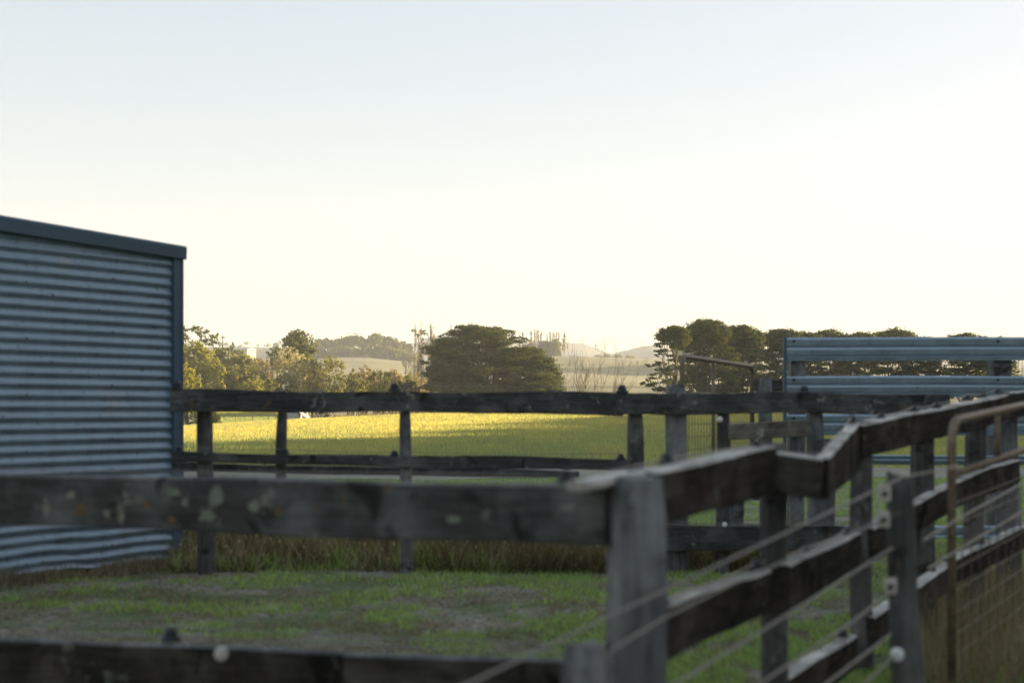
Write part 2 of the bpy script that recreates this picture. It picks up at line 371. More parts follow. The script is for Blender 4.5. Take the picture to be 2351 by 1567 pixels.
def post(parent, x, y, ztop, w, seed, mat=None, square=False, lean=(0, 0), taper=0.9, zb=None, cut=0.0, yaw=0.0, name='post', label=None, depth=None):
    rg = random.Random(seed); zb = gz(x, y) - 0.15 if zb is None else zb; H = ztop - zb; n = 12; rows = max(4, int(H / 0.1)); V = []
    ph = [rg.uniform(0, 6.28) for _ in range(4)]; dd = (depth or w) / w
    rr = [1 + 0.05 * math.sin(3 * k + ph[0]) + rg.uniform(-.035, .035) for k in range(n)]
    for i in range(rows + 1):
        f = i / rows; s = (1 + (taper - 1) * f) * (1 + 0.03 * math.sin(f * 7 + ph[1]) + rg.uniform(-.012, .012))
        if i == rows: s *= 0.9
        for k in range(n):
            a = 2 * math.pi * k / n + math.pi / n
            if square:
                c_, s_ = math.cos(a), math.sin(a); m_ = max(abs(c_), abs(s_)); q_ = 0.5 / m_ * (0.93 + 0.07 * m_)
            else: q_ = 0.5
            X = math.cos(a) * q_ * w * s * rr[k]; Y = math.sin(a) * q_ * w * s * rr[k] * dd
            z = f * H
            if i == rows: z += cut * X / w * 2 + rg.uniform(-.004, .004)
            X, Y = X * math.cos(yaw) - Y * math.sin(yaw), X * math.sin(yaw) + Y * math.cos(yaw)
            V.append((X + lean[0] * f * H + 0.006 * math.sin(f * 5 + ph[2]), Y + lean[1] * f * H, z))
    Fc = [(i * n + k, i * n + (k + 1) % n, (i + 1) * n + (k + 1) % n, (i + 1) * n + k) for i in range(rows) for k in range(n)]
    Fc.append(tuple(range(n - 1, -1, -1))); Fc.append(tuple(rows * n + k for k in range(n)))
    o = mesh_obj(name, V, Fc, mat or M['post'], parent, loc=(x, y, zb), rot=(0, 0, 0))
    if label: o['label'] = label
    return o
def wire(parent, pts, r=0.003, mat=None, sag=0.012, name='wire'):
    m = MB(); out = []
    pts = [Vector(p) for p in pts]
    for a, b_ in zip(pts[:-1], pts[1:]):
        for i in range(8):
            t = i / 8; p = a.lerp(b_, t); p.z -= sag * 4 * t * (1 - t); out.append(p)
    out.append(pts[-1]); m.tube(out, r, 6); return m.build(name, mat or M['wire'], parent)
def knob(parent, p, s=1.0, axis=(0, 0, 1)):
    m = MB(); m.lathe(p, [(0.042 * s, 0), (0.042 * s, .014 * s), (0.028 * s, .022 * s), (0.030 * s, .034 * s), (0.022 * s, .040 * s), (0.022 * s, .048 * s), (0.014 * s, .053 * s)], 12, axis)
    return m.build('insulator', M['knob'], parent)
def disc(parent, p, r, axis, mat):
    m = MB(); m.lathe(p, [(r * .9, 0), (r, .006), (r, .016), (r * .8, .022), (r * .35, .022), (r * .35, .034), (r * .3, .036)], 14, axis)
    return m.build('insulator', mat, parent)

# ---- back fence, parallel to the picture, about 10 m off
bf = empty('timber_fence', (P(900, 938, 10).x, 10.0, 0), 'long timber rail fence behind the front board, running from the tin shed rightwards', 'fence')
D = 9.86
board(bf, 'rail', P(392, 894, D), P(1432, 902, D), .148, .150, .045, M['rail'], 1, .007)
board(bf, 'rail', P(1428, 901, D + .0), P(2180, 905, D), .150, .140, .05, M['rail'], 2, .008)
board(bf, 'rail', P(398, 1036, D), P(1440, 1053, D), .078, .078, .045, M['rail'], 3, .006)
board(bf, 'rail', P(400, 1060, D + .35), P(1330, 1081, D + .35), .066, .05, .05, M['post'], 4, .004)
board(bf, 'rail', P(1480, 1206, D), P(2010, 1204, D), .17, .17, .05, M['rail'], 5, .007)
for u, w_, mt_, sq in ((472, .105, 'post', True), (932, .09, 'post_pale', False), (1457, .112, 'post', True), (1660, .10, 'post', False), (1872, .112, 'post_pale', True)):
    p = P(u, 938, D + .085); top = 1.13 if u != 1660 else 1.13
    post(bf, p.x, p.y, top, w_, u, M[mt_], sq)
p = P(645, 938, 13.6); post(bf, P(645, 938, D + .09).x, D + .09, 1.12, .085, 77, M['post'], False, lean=(0.012, 0), zb=.30, label='crooked batten nailed to the rails, ending above the ground')
p = P(1553, 938, D + .14); post(bf, p.x, p.y, P(0, 883, D + .14).z, .168, 88, M['post_pale'], False, label='thick pale round strainer post standing above the rail')
for u, y in ((408, 893), (905, 897), (1428, 901), (1847, 903)): knob(bf, P(u, y, D) + Vector((0, 0, -.002)), 1.05)
for u, y in ((412, 1037), (655, 1041), (905, 1045), (1425, 1053)): knob(bf, P(u, y, D) + Vector((0, 0, -.003)), 0.75)
wire(bf, [P(398, 1022, D - .03), P(655, 1030, D - .03), P(905, 1036, D - .03), P(1425, 1040, D - .03)], .0022)
wire(bf, [P(905, 884, D - .0), P(1428, 888, D), P(1847, 889, D), P(2160, 893, D)], .0022, sag=.004)
wire(bf, [P(1500, 1190, D - .05), P(1663, 1201, D - .05), P(1800, 1198, D - .05), P(1960, 1196, D - .05)], .003, sag=.008)
wire(bf, [P(1500, 1199, D - .05), P(1663, 1207, D - .05), P(1960, 1202, D - .05)], .003, sag=.004)
disc(bf, P(1663, 1203, D - .06), .017, (0, -1, 0), M['ceramic']); disc(bf, P(1652, 962, D - .02), .02, (0, -1, 0), M['ceramic'])
lg = MB(); rg = random.Random(4)
a_, b_ = P(1676, 988, D - .12), P(1862, 982, D - .12)
lg_pts = [a_.lerp(b_, t / 9) + Vector((0, 0, .006 * math.sin(t * 1.7))) for t in range(10)]
o = board(bf, 'rail', P(1674, 971, D - .12), P(1858, 966, D - .12), .105, .10, .10, M['log'], 9, .005, label='rounded log rail with mossy underside')
p = P(1830, 1040, 10.6)
post(bf, P(1903, 938, 10.9).x, 10.9, .92, .09, 91, M['post_pale'])
post(bf, P(1690, 1150, 10.4).x, 10.4, .62, .11, 93, M['post_pale'])

# ---- front rail (left foreground)
ff = empty('timber_fence', (-0.4, 4.0, 0), 'lichen spotted dark board fence in the left foreground, ending at the thick corner post', 'fence')
FL, FR = 4.62, 3.52
def fp(u, y, inv=True):
    # the fence's vertical plane runs from (u=0,d=FL) to (u=1400,d=FR) in world space
    A = Vector(((0 - CX) / F * FL, FL)); B = Vector(((1400 - CX) / F * FR, FR)); k = (u - CX) / F
    # A + t(B-A): x = k*y
    t = (A.x - k * A.y) / (k * (B.y - A.y) - (B.x - A.x)); d = A.y + t * (B.y - A.y); return P(u, y, d)
def seg(par, u0, y0, u1, y1, h0, h1, t, mt, seed, **kw): return board(par, 'rail', fp(u0, y0), fp(u1, y1), h0, h1, t, mt, seed, top=M['post_pale'], **kw)  # top edge in a paler timber, sky light painted in
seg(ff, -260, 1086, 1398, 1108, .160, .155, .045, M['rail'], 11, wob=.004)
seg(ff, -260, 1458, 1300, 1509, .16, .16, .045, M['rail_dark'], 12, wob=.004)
lp = fp(-255, 938); post(ff, lp.x, lp.y + .08, 1.05, .11, 13)
for u, y in ((1300, 1106), ): knob(ff, fp(u, y), .62)
for u, y in ((393, 1470),): knob(ff, fp(u, y), .75)
q_ = fp(515, 1495); disc(ff, q_ + Vector((0, -.024, 0)), .022, (0, -1, 0), M['plate'])
wire(ff, [fp(-250, 1425), fp(393, 1438), fp(1300, 1478)], .003, sag=.004)
wire(ff, [fp(-250, 1447), fp(393, 1458), fp(1300, 1496)], .003, sag=.004)
wire(ff, [fp(-250, 1072), fp(1300, 1090), fp(1390, 1092)], .0025, sag=.004)
# lichen patches: thin raised crusts on the face of the front board
M['lichen'] = metal_mat('grey green lichen crust', (0.13, 0.145, 0.115), 0.95, 0.0, 0.0, 0.5, 30)
M['lichen_b'] = metal_mat('brown lichen crust', (0.10, 0.065, 0.03), 0.95, 0.0, 0.0, 0.5, 30)
rg = random.Random(8)
for mt_, spots in (('lichen', [(283, 1174, 15, 28), (250, 1176, 10, 10), (325, 1146, 10, 9), (400, 1128, 26, 14), (497, 1140, 18, 34), (480, 1180, 22, 16), (590, 1160, 16, 16), (430, 1150, 9, 10), (170, 1135, 13, 11), (110, 1150, 12, 12), (1250, 1165, 28, 16), (1150, 1160, 16, 12), (740, 1150, 10, 9), (1040, 1190, 18, 9), (60, 1120, 10, 8), (910, 1140, 9, 7)]),
                   ('lichen_b', [(40, 1160, 22, 24), (190, 1168, 18, 16), (735, 1165, 14, 22), (1215, 1185, 12, 14), (400, 1190, 14, 9), (640, 1172, 10, 10), (20, 1120, 16, 12)])):
    for (u, y, a_, b_) in spots:
        mb = MB()
        c0 = fp(u, y) + Vector((-.0, -.026, 0)); n = 14
        px = 1 / F * c0.y; pts = [Vector((c0.x + math.cos(t * 6.283 / n) * a_ * px * rg.uniform(.45, 1.25), c0.y, c0.z + math.sin(t * 6.283 / n) * b_ * px * rg.uniform(.45, 1.25))) for t in range(n)]
        fd = (fp(1400, 900) - fp(0, 900)); fd.z = 0; fd.normalize()
        pts = [Vector((p.x, c0.y + (p.x - c0.x) / fd.x * fd.y, p.z)) for p in pts]
        mb.prism(pts, (0, .006, 0)); mb.build('lichen_patch', M[mt_], ff)

# ---- right fence: post-and-board line going away to the right
rf = empty('timber_fence', (.9, 5.0, 0), 'dark board fence going away to the right from the thick corner post', 'fence')
p = P(1457, 938, 3.5); post(rf, p.x, p.y, P(0, 1094, 3.5).z,   .118, 21, M['post_pale'], True, cut=.0, taper=.97, label='thick pale corner post with a knot', yaw=.3)
board(rf, 'rail', P(1326, 1107, 3.42), P(1455, 1083, 3.62), .02, .02, .07, M['rail_top_lit'], 35, .002)
board(rf, 'rail', P(1462, 1083, 3.62), P(1752, 1028, 4.72), .150, .140, .09, M['rail_dark'], 22, .005, top=M['rail_top_lit'])
board(rf, 'rail', P(1744, 1031, 4.76), P(1892, 1050, 4.70), .135, .135, .09, M['rail_dark'], 23, .003, top=M['rail_top_lit'])
board(rf, 'rail', P(1884, 1052, 4.72), P(1962, 966, 6.05), .135, .21, .05, M['rail_dark'], 24, .003, top=M['rail_top_lit'])
board(rf, 'rail', P(1955, 970, 6.0), P(2140, 940, 7.2), .145, .145, .09, M['rail_dark'], 25, .005, top=M['rail_top_lit'])
board(rf, 'rail', P(2140, 939, 7.2), P(2300, 903, 8.4), .150, .150, .09, M['rail_dark'], 26, .005, top=M['rail_top_lit'])
board(rf, 'rail', P(2300, 903, 8.4), P(2480, 880, 10.2), .150, .150, .09, M['rail_dark'], 27, .005, top=M['rail_top_lit'])
board(rf, 'rail', P(1512, 1392, 3.75), P(1752, 1302, 4.78), .145, .135, .065, M['rail_dark'], 28, .006, top=M['rail_top_lit'])
board(rf, 'rail', P(1790, 1300, 4.8), P(1962, 1222, 6.0), .145, .14, .065, M['rail_dark'], 29, .006, top=M['rail_top_lit'])
board(rf, 'rail', P(1990, 1215, 6.1), P(2180, 1106, 7.5), .14, .14, .065, M['rail_dark'], 30, .006, top=M['rail_top_lit'])
board(rf, 'rail', P(2180, 1106, 7.5), P(2330, 1052, 8.8), .14, .14, .065, M['rail_dark'], 31, .006, top=M['rail_top_lit'])
board(rf, 'rail', P(1740, 1590, 4.75), P(1952, 1452, 5.95), .14, .14, .065, M['rail_dark'], 32, .006, top=M['rail_top_lit'])
board(rf, 'rail', P(1990, 1420, 6.1), P(2180, 1285, 7.5), .13, .13, .065, M['rail_dark'], 33, .006, top=M['rail_top_lit'])
board(rf, 'rail', P(2180, 1285, 7.5), P(2360, 1200, 9.0), .13, .13, .065, M['rail_dark'], 34, .006, top=M['rail_top_lit'])
for u, d, ty, w_, mt_, sq in ((1778, 4.84, 1018, .092, 'post', False), (1984, 6.12, 968, .105, 'post', False), (2128, 7.2, 940, .10, 'post', True), (2240, 8.1, 925, .105, 'post', True), (2318, 8.9, 910, .13, 'post_pale', True), (1890, 4.95, 1060, .03, 'post', True)):
    if u == 1890: continue
    p = P(u, 938, d); post(rf, p.x + .0, p.y + .03, P(0, ty, d).z, w_, int(u), M[mt_], sq, lean=(random.Random(u).uniform(-.012, .012), 0))
for u, y, d in ((1530, 1066, 4.0), (1735, 1032, 4.68), (1955, 969, 6.0), (2022, 962, 6.4), (2098, 946, 6.9), (2150, 936, 7.3), (2222, 919, 7.8), (2256, 911, 8.1), (2290, 904, 8.35)): knob(rf, P(u, y, d), .62)
for u, y, d in ((1520, 1388, 3.78), (1735, 1305, 4.72), (1850, 1272, 5.2), (1944, 1228, 5.9), (1935, 1460, 5.85)): knob(rf, P(u, y, d), .6)
wire(rf, [P(1400, 1082, 3.6), P(1530, 1054, 4.0), P(1735, 1020, 4.68)], .003, sag=.0)
wire(rf, [P(1735, 1018, 4.68), P(1885, 1040, 4.74), P(1955, 955, 6.0), P(2022, 951, 6.4), P(2098, 932, 6.9), P(2150, 925, 7.3), P(2222, 905, 7.8), P(2290, 893, 8.35)], .0028, sag=.012)
wire(rf, [P(1440, 1440, 3.5), P(1520, 1374, 3.78), P(1735, 1292, 4.72), P(1850, 1255, 5.2), P(1944, 1214, 5.9)], .003, sag=.01)

# ---- nearest wire fence on the right
wf = empty('wire_fence', (.9, 3.6, 0), 'plain wires strung from a low pale stub post to a dark leaning post', 'fence')
p = P(1345, 938, 2.85); post(wf, p.x, p.y, P(0, 1478, 2.85).z, .095, 41, M['post_pale'], False)
p = P(2108, 938, 4.35); post(wf, p.x, p.y, P(0, 1092, 4.35).z, .115, 42, M['post'], False, taper=.74, lean=(-.055, 0), cut=-.02)
WR = .0034
dd0 = lambda u: 2.3 + (u - 1000) * .00185
def wl(pts, r=WR, sag=.0): wire(wf, [P(u, y, d) for u, y, d in pts], r, sag=sag)
wl([(1000, 1606, 2.45), (1290, 1466, 2.80), (1520, 1357, 3.2), (2075, 1094, 4.28)])
wl([(2075, 1094, 4.28), (2140, 1082, 4.5), (2200, 1068, 4.8)], .003)
wl([(1340, 1540, 2.8), (1420, 1482, 2.9), (1520, 1420, 3.2), (1700, 1330, 3.6), (2030, 1192, 4.25)], .0032)
wl([(1480, 1612, 2.9), (1760, 1440, 3.5), (2050, 1256, 4.25)])
wl([(2120, 1240, 4.5), (2200, 1190, 4.9), (2360, 1102, 6.0)], .0035)
wl([(1680, 1612, 3.2), (1960, 1424, 3.9), (2052, 1352, 4.22)])
wl([(1840, 1612, 3.6), (2045, 1455, 4.2)], .0038)
wl([(1930, 1620, 3.8), (2052, 1505, 4.22)], .0035)
wl([(2130, 1305, 4.5), (2190, 1268, 4.9), (2360, 1165, 6.0)], .0035)
for u, y, s_ in ((2030, 1132, .016), (2028, 1192, .016), (2044, 1345, .014)):
    m_ = MB(); c0 = P(u, y, 4.24); m_.box(c0.x - .017, c0.x + .019, c0.y - .003, c0.y + .003, c0.z - .022, c0.z + .026); pl_ = m_.build('insulator_plate', M['plate'], wf)
    m_ = MB(); m_.lathe(c0 + Vector((0, -.004, 0)), [(.009, 0), (.009, .01), (.006, .016)], 10, (0, -1, 0)); m_.build('bolt', M['knob'], pl_)
disc(wf, P(2057, 1500, 4.24), .021, (0, -1, 0), M['ceramic'])

# ---- gates
def gate(name, A, B, z_top, z_bot, label, rails, stays, r, mesh_top, mesh_dx, mesh_dz, tilt=0.0, mesh_bottom=None):
    A = Vector(A); B = Vector(B); g = empty(name, (A.x, A.y, 0), label, 'gate'); dv = (B - A); Lg = dv.length; dv.normalize()
    def Q(s, z): return Vector((A.x + dv.x * s, A.y + dv.y * s, z + tilt * s))
    fr = MB(); bend = .09; pts = [Q(0, z_bot)]
    pts += [Q(0, z_top - bend)] + [Q(bend * (1 - math.cos(t)), z_top - bend + bend * math.sin(t)) for t in (.4, .8, 1.2)] + [Q(bend, z_top)]
    pts += [Q(Lg - bend, z_top)] + [Q(Lg - bend + bend * math.sin(t), z_top - bend + bend * math.cos(t)) for t in (.4, .8, 1.2)] + [Q(Lg, z_top - bend), Q(Lg, z_bot)]
    fr.tube(pts, r, 10); fr.build('frame', M['rust'], g, True)
    for z in rails:
        m_ = MB(); m_.tube([Q(0, z), Q(Lg * .5, z), Q(Lg, z)], r * .9, 10); m_.build('crossbar', M['rust'], g, True)
    for s, z0, z1 in stays:
        m_ = MB(); m_.tube([Q(s, z0), Q(s, (z0 + z1) / 2), Q(s, z1)], r * .7, 8); m_.build('stay', M['rust'], g, True)
    mm = MB(); z = z_bot
    while z < mesh_top:
        mm.tube([Q(0, z), Q(Lg * .33, z - .006), Q(Lg * .66, z + .005), Q(Lg, z)], .0024, 5); z += mesh_dz
    s = 0
    while s < Lg:
        mm.tube([Q(s, z_bot), Q(s + .004, (z_bot + mesh_top) / 2), Q(s, mesh_top)], .0024, 5); s += mesh_dx
    mm.build('wire_mesh', M['rustwire'], g)
    return g
ga = gate('farm_gate', P(1566, 938, 11.0), P(1727, 938, 13.7), P(0, 817, 11.0).z, .33, 'rusty pipe gate with bowed top standing open behind the back rail, pines beyond it',
          [1.27], [(1.12, .33, 1.55)], .021, 1.2, .11, .10)
gb = gate('farm_gate', P(2185, 938, 5.5), P(2520, 938, 8.2), P(0, 966, 5.5).z, .1, 'long rusty pipe gate with sagging wire mesh at the right edge of the picture',
          [P(0, 1090, 5.5).z], [(.75, P(0, 1090, 5.5).z, P(0, 966, 5.5).z)], .017, P(0, 1150, 5.5).z, .15, .085, tilt=.052)
# gate post and short dark rail behind the small gate
gp = empty('timber_fence', (P(1755, 938, 13.8).x, 13.8, 0), 'short timber fence piece between the small rusty gate and the blue steel rails', 'fence')
p = P(1755, 938, 13.7); post(gp, p.x, p.y - .08, P(0, 868, 13.7).z, .115, 51, M['post_pale'], True)
board(gp, 'rail', P(1728, 871, 13.9), P(1812, 871, 13.9), .11, .11, .05, M['rail'], 52)
board(gp, 'rail', P(1728, 1040, 13.9), P(1812, 1040, 13.9), .12, .12, .05, M['rail'], 53)
board(gp, 'rail', P(1728, 1120, 13.9), P(1812, 1120, 13.9), .12, .12, .05, M['rail'], 54)

# ---- steel railed yard
sf = empty('steel_fence', (P(2060, 938, 12.6).x, 12.6, 0), 'blue grey ribbed steel rails of the cattle yard at the right, bolted to timber posts', 'fence')
prof = [(0, 0), (-.012, -.004), (-.016, -.020), (-.010, -.072), (.006, -.080), (.006, -.086), (-.012, -.094), (-.014, -.112), (-.008, -.158), (.008, -.168), (.008, -.175), (-.010, -.184), (-.006, -.212), (.004, -.214)]
def steel_rail(px0, px1, ytop, hpx, sd):
    a, b_ = P(px0, ytop, 12.6), P(px1, ytop, 12.6); k = (hpx / F * 12.6) / .214; V = []; nx = 60; rg = random.Random(sd)
    for i in range(nx + 1):
        x = a.x + (b_.x - a.x) * i / nx; wz = .003 * math.sin(x * 1.9 + sd); wy = .004 * math.sin(x * 2.7 + sd)
        for (yy, zz) in prof: V.append((x, 12.6 + yy + wy, a.z + zz * k + wz))
        for (yy, zz) in prof[::-1]: V.append((x, 12.6 + yy + wy + .003, a.z + zz * k + wz))
    n = 2 * len(prof); Fc = [(i * n + j, i * n + (j + 1) % n, (i + 1) * n + (j + 1) % n, (i + 1) * n + j) for i in range(nx) for j in range(n)]
    Fc = [f[::-1] for f in Fc]
    Fc.append(tuple(range(n))); Fc.append(tuple(nx * n + j for j in range(n - 1, -1, -1)))
    rl = mesh_obj('rail', V, Fc, M['steel'], sf)
    for u in (1822, 2290):
        mb = MB(); c0 = P(u, ytop + hpx * .17, 12.6); mb.lathe(c0 + Vector((0, -.012, 0)), [(.014, 0), (.014, .006), (.008, .008), (.008, .016)], 8, (0, -1, 0))
        mb.build('bolt', M['knob'], rl)
for k, (yt, h_) in enumerate(((774, 54), (863, 49), (951, 48), (1044, 22), (1205, 50))): steel_rail(1806 if k < 3 else 1806, 2900, yt, h_, k)
m_ = MB(); a = P(1802, 776, 12.585); m_.box(a.x - .012, a.x + .014, 12.575, 12.62, .1, a.z + .01); m_.build('end_angle', M['zinc_trim'], sf)
for u, w_ in ((1828, .13), (2292, .17), (2720, .17)):
    p = P(u, 938, 12.72); post(sf, p.x, p.y, 1.76, w_, u, M['post_pale'] if w_ < .15 else M['post_pale'], True, taper=1.0)

# ---- shed
shed = empty('tin_shed', (-3.4, 9.5, 0), 'tin shed of horizontally corrugated galvanised iron with a flat grey roof edge at left', 'shed')
C0 = Vector((-2.528, 10.75, 0)); v1 = Vector((-.565, -.825, 0)).normalized(); v2 = Vector((-.825, .565, 0)).normalized()
ztop0 = P(0, 597, 10.75).z + .02
def corr_wall(name, o, v, L, ztopf, nrm, seed, skip=None):
    rg = np.random.default_rng(seed); per = 12; pitch = .0765; nz = int(2.6 / pitch * per); ns = int(L / .06); V = []
    ph = rg.uniform(0, 6, 8)
    for i_ in range(ns + 1):
        s = L * i_ / ns; zt_ = ztopf(s)
        for j in range(nz + 1):
            z = .03 + pitch / per * j; zz = min(z, zt_)
            amp = .0075; a_ = amp * math.sin(2 * math.pi * zz / pitch)
            wv_ = .004 * math.sin(s * 2.1 + ph[0] + zz * 1.3) + .0025 * math.sin(s * 6 + zz * 9 + ph[1])
            if zz < .45:                                   # knocked-about bottom sheets
                k_ = (.45 - zz) / .45
                wv_ += k_ * (.012 * math.sin(s * 4.1 + ph[2]) + .010 * math.exp(-((s - 1.25) / .12) ** 2) * math.sin(zz * 40))
                zz += k_ * .010 * math.sin(s * 7 + ph[3]) + k_ * .014 * math.exp(-((s - .95) / .08) ** 2) * math.sin(zz * 31)
            p_ = o + v * s + nrm * (a_ + wv_); V.append((p_.x, p_.y, zz))
    n = nz + 1; q_ = np.array([(i_ * n + j, (i_ + 1) * n + j, (i_ + 1) * n + j + 1, i_ * n + j + 1) for i_ in range(ns) for j in range(nz)])
    return mesh_obj(name, V, q_, M['zinc'], shed, smooth=True)
L1, L2 = 6.0, 4.5
nf = -v2                                    # the outward normal of the near wall
slope = lambda s: ztop0 + .034 * s
corr_wall('wall', C0, v1, L1, slope, nf, 1)
corr_wall('wall', C0 + v2 * L2, v1, L1, slope, v2, 2)
corr_wall('wall', C0 + v2 * .03, v2, L2 - .03, lambda s: ztop0, -v1, 3)
corr_wall('wall', C0 + v1 * L1, v2, L2, lambda s: slope(L1), v1, 4)
def obox(mb, o, a, b_, z0a, z1a, z0b=None, z1b=None):
    """box with footprint o, o+a, o+a+b, o+b; heights at o-side and at a-side"""
    z0b = z0a if z0b is None else z0b; z1b = z1a if z1b is None else z1b
    f = [o, o + a, o + a + b_, o + b_]; lo = [z0a, z0b, z0b, z0a]; hi = [z1a, z1b, z1b, z1a]
    V = [(p.x, p.y, z) for p, z in zip(f, lo)] + [(p.x, p.y, z) for p, z in zip(f, hi)]
    mb.add(V, [(0, 1, 2, 3), (7, 6, 5, 4), (0, 4, 5, 1), (1, 5, 6, 2), (2, 6, 7, 3), (3, 7, 4, 0)])
tr = MB(); obox(tr, C0 - v1 * .03 + nf * .026, v1 * .088, -nf * .055, .02, ztop0 + .01); obox(tr, C0 - v1 * .034 + nf * .03, v1 * .018, -nf * .07, .02, ztop0 + .012)
tr.build('corner_trim', M['zinc_trim'], shed)
cp = MB()
zt0, zt1 = P(0, 564, 10.75).z, P(0, 564, 10.75).z + .034 * L1
V = []
for s in np.linspace(-.05, L1 + .1, 26):
    t_ = (s + .1) / (L1 + .2); zl = zt0 + (zt1 - zt0) * t_; p0 = C0 + v1 * s; hb = .105 + .004 * s
    wv_ = .002 * math.sin(s * 3)
    for off, z in ((.040, zl - hb), (.046, zl - hb * .96), (.048 + wv_, zl - .02), (.040, zl - .004), (-.10, zl + .0), (-.10, zl - .02), (.030, zl - .03), (.030, zl - hb)):
        p_ = p0 + nf * off; V.append((p_.x, p_.y, z))
Fc = [(i_ * 8 + k, (i_ + 1) * 8 + k, (i_ + 1) * 8 + (k + 1) % 8, i_ * 8 + (k + 1) % 8) for i_ in range(25) for k in range(8)]
Fc += [tuple(range(8)), tuple(25 * 8 + k for k in range(7, -1, -1))]
cap = mesh_obj('roof_capping', V, Fc, M['zinc_trim'], shed)
rfm = MB(); obox(rfm, C0 - v1 * .09 - nf * .02, v1 * (L1 + .18), v2 * (L2 + .08), zt0 - .03, zt0 - .012, zt1 - .03, zt1 - .012); rfm.build('roof', M['greyroof'], shed)
# screw heads
for s in (.62, 1.35, 2.2):
    for k in range(0, 30):
        if (k * 7 + int(s * 10)) % 5: continue
        sc = MB(); z = .0765 * (k + .25) + .0; sc.lathe(C0 + v1 * (s + .004 * (k % 3)) + nf * .010 + Vector((0, 0, z)), [(.008, 0), (.008, .003), (.004, .006)], 8, nf); sc.build('screw', M['rustwire'], shed)
# ------------------------------------------------------------------ trees
def rand_unit(rg, n):
    v = rg.normal(size=(n, 3)); return v / np.linalg.norm(v, axis=1, keepdims=True)
def leaf_quads(C, N, size, aspect, rg, tint):
    n = len(C); a = rand_unit(rg, n); T = np.cross(N, a); T /= (np.linalg.norm(T, axis=1, keepdims=True) + 1e-9); B = np.cross(N, T)
    sz = size * rg.uniform(.6, 1.3, (n, 1)); T = T * sz * .5 * aspect; B = B * sz * .5
    V = np.stack([C - T - B * .5, C + T * .2 - B, C + T, C - T * .3 + B], 1).reshape(-1, 3)
    q = np.arange(n * 4).reshape(-1, 4); t = np.repeat(tint, 4)
    return V, q, t
def foliage(name, clumps, leaf, cover, mat, parent, seed, style='broad', sub=0.33, bias_up=0.0):
    """clumps: (centre, rx, ry, rz). Leaves sit in many small sprays spread over each clump's shell."""
    rg = np.random.default_rng(seed); Cs, Ns, Ts = [], [], []
    for (c, rx, ry, rz) in clumps:
        rad = np.array([rx, ry, rz]); area = 4 * math.pi * (((rx * ry) ** 1.6 + (rx * rz) ** 1.6 + (ry * rz) ** 1.6) / 3) ** (1 / 1.6)
        nl = max(12, int(cover * area / (leaf * leaf))); ns = max(5, int(nl / 22))
        sd = rand_unit(rg, ns); rr = rg.uniform(.35, 1.0, (ns, 1)) ** .45
        sc = sd * rr * rad; k = rg.integers(0, ns, nl)
        spread = sub * (rx * ry * rz) ** (1 / 3) * 1.0
        off = rg.normal(size=(nl, 3)) * (rg.uniform(.5, 1.2, ns)[k] * spread * .62)[:, None]
        if style == 'pine': off *= np.array([1.6, 1.6, .5]); off[:, 2] += .15 * spread
        p = sc[k] + off
        Cs.append(p + np.array(c)); nn = p / rad; nn /= (np.linalg.norm(nn, axis=1, keepdims=True) + 1e-9)
        nrm = .8 * rand_unit(rg, nl) + 1.0 * nn + np.array([0, 0, bias_up]); nrm /= np.linalg.norm(nrm, axis=1, keepdims=True); Ns.append(nrm)
        st = rg.uniform(0, .55, ns)[k] + rg.uniform(0, .45, nl); Ts.append(np.clip(st + rg.uniform(-.12, .12), 0, 1))
    C = np.concatenate(Cs); N = np.concatenate(Ns); T = np.concatenate(Ts)
    V, q, t = leaf_quads(C, N, leaf, 1.7 if style == 'pine' else 1.25, rg, T)
    col = np.stack([t, t, t, np.ones_like(t)], -1)
    return mesh_obj(name, V, q, mat, parent, attrs={'tint': ('POINT', col)})
def limb_pts(a, b, rg, n=5, wob=.08):
    a = Vector(a); b = Vector(b); L = (b - a).length; out = []
    o1 = Vector((rg.uniform(-1, 1), rg.uniform(-1, 1), rg.uniform(-.3, .3))) * wob * L
    for i in range(n + 1):
        t = i / n; out.append(a.lerp(b, t) + o1 * math.sin(math.pi * t) + Vector((0, 0, -.05 * L * math.sin(math.pi * t))))
    return out
def skeleton(parent, base, height, r0, targets, seed, mat, lean=(0, 0), stems=1, name='trunk', spread=0.15, frac=.75):
    rg = random.Random(seed); m_ = MB(); base = Vector(base); tops = []
    for s in range(stems):
        an = rg.uniform(0, 6.28); sp = spread * height * (1 if stems > 1 else .25) * rg.uniform(.5, 1)
        end = base + Vector((math.cos(an) * sp + lean[0], math.sin(an) * sp * .6 + lean[1], height * frac * rg.uniform(.9, 1.05)))
        pts = limb_pts(base + Vector((rg.uniform(-.2, .2), rg.uniform(-.2, .2), -.3)), end, rg, 7, .04)
        rr = [r0 * (1 - .72 * i / 7) * (1.25 if i == 0 else 1) / (1 if stems == 1 else 1.5) for i in range(8)]
        m_.tube(pts, rr, 7); tops.append((pts, rr))
    for t in targets:
        t = Vector(t); pts, rr = rg.choice(tops); cand = [i for i in range(1, 8) if pts[i].z < t.z - .1 * height] or [2]
        i = max(cand) if rg.random() < .5 else cand[len(cand) // 2]
        lp_ = limb_pts(pts[i], t, rg, 4, .12); rb = min(rr[i] * .6, r0 * .35); m_.tube(lp_, [rb * (1 - .75 * k / 4) for k in range(5)], 5)
    return m_.build(name, mat, parent, True)
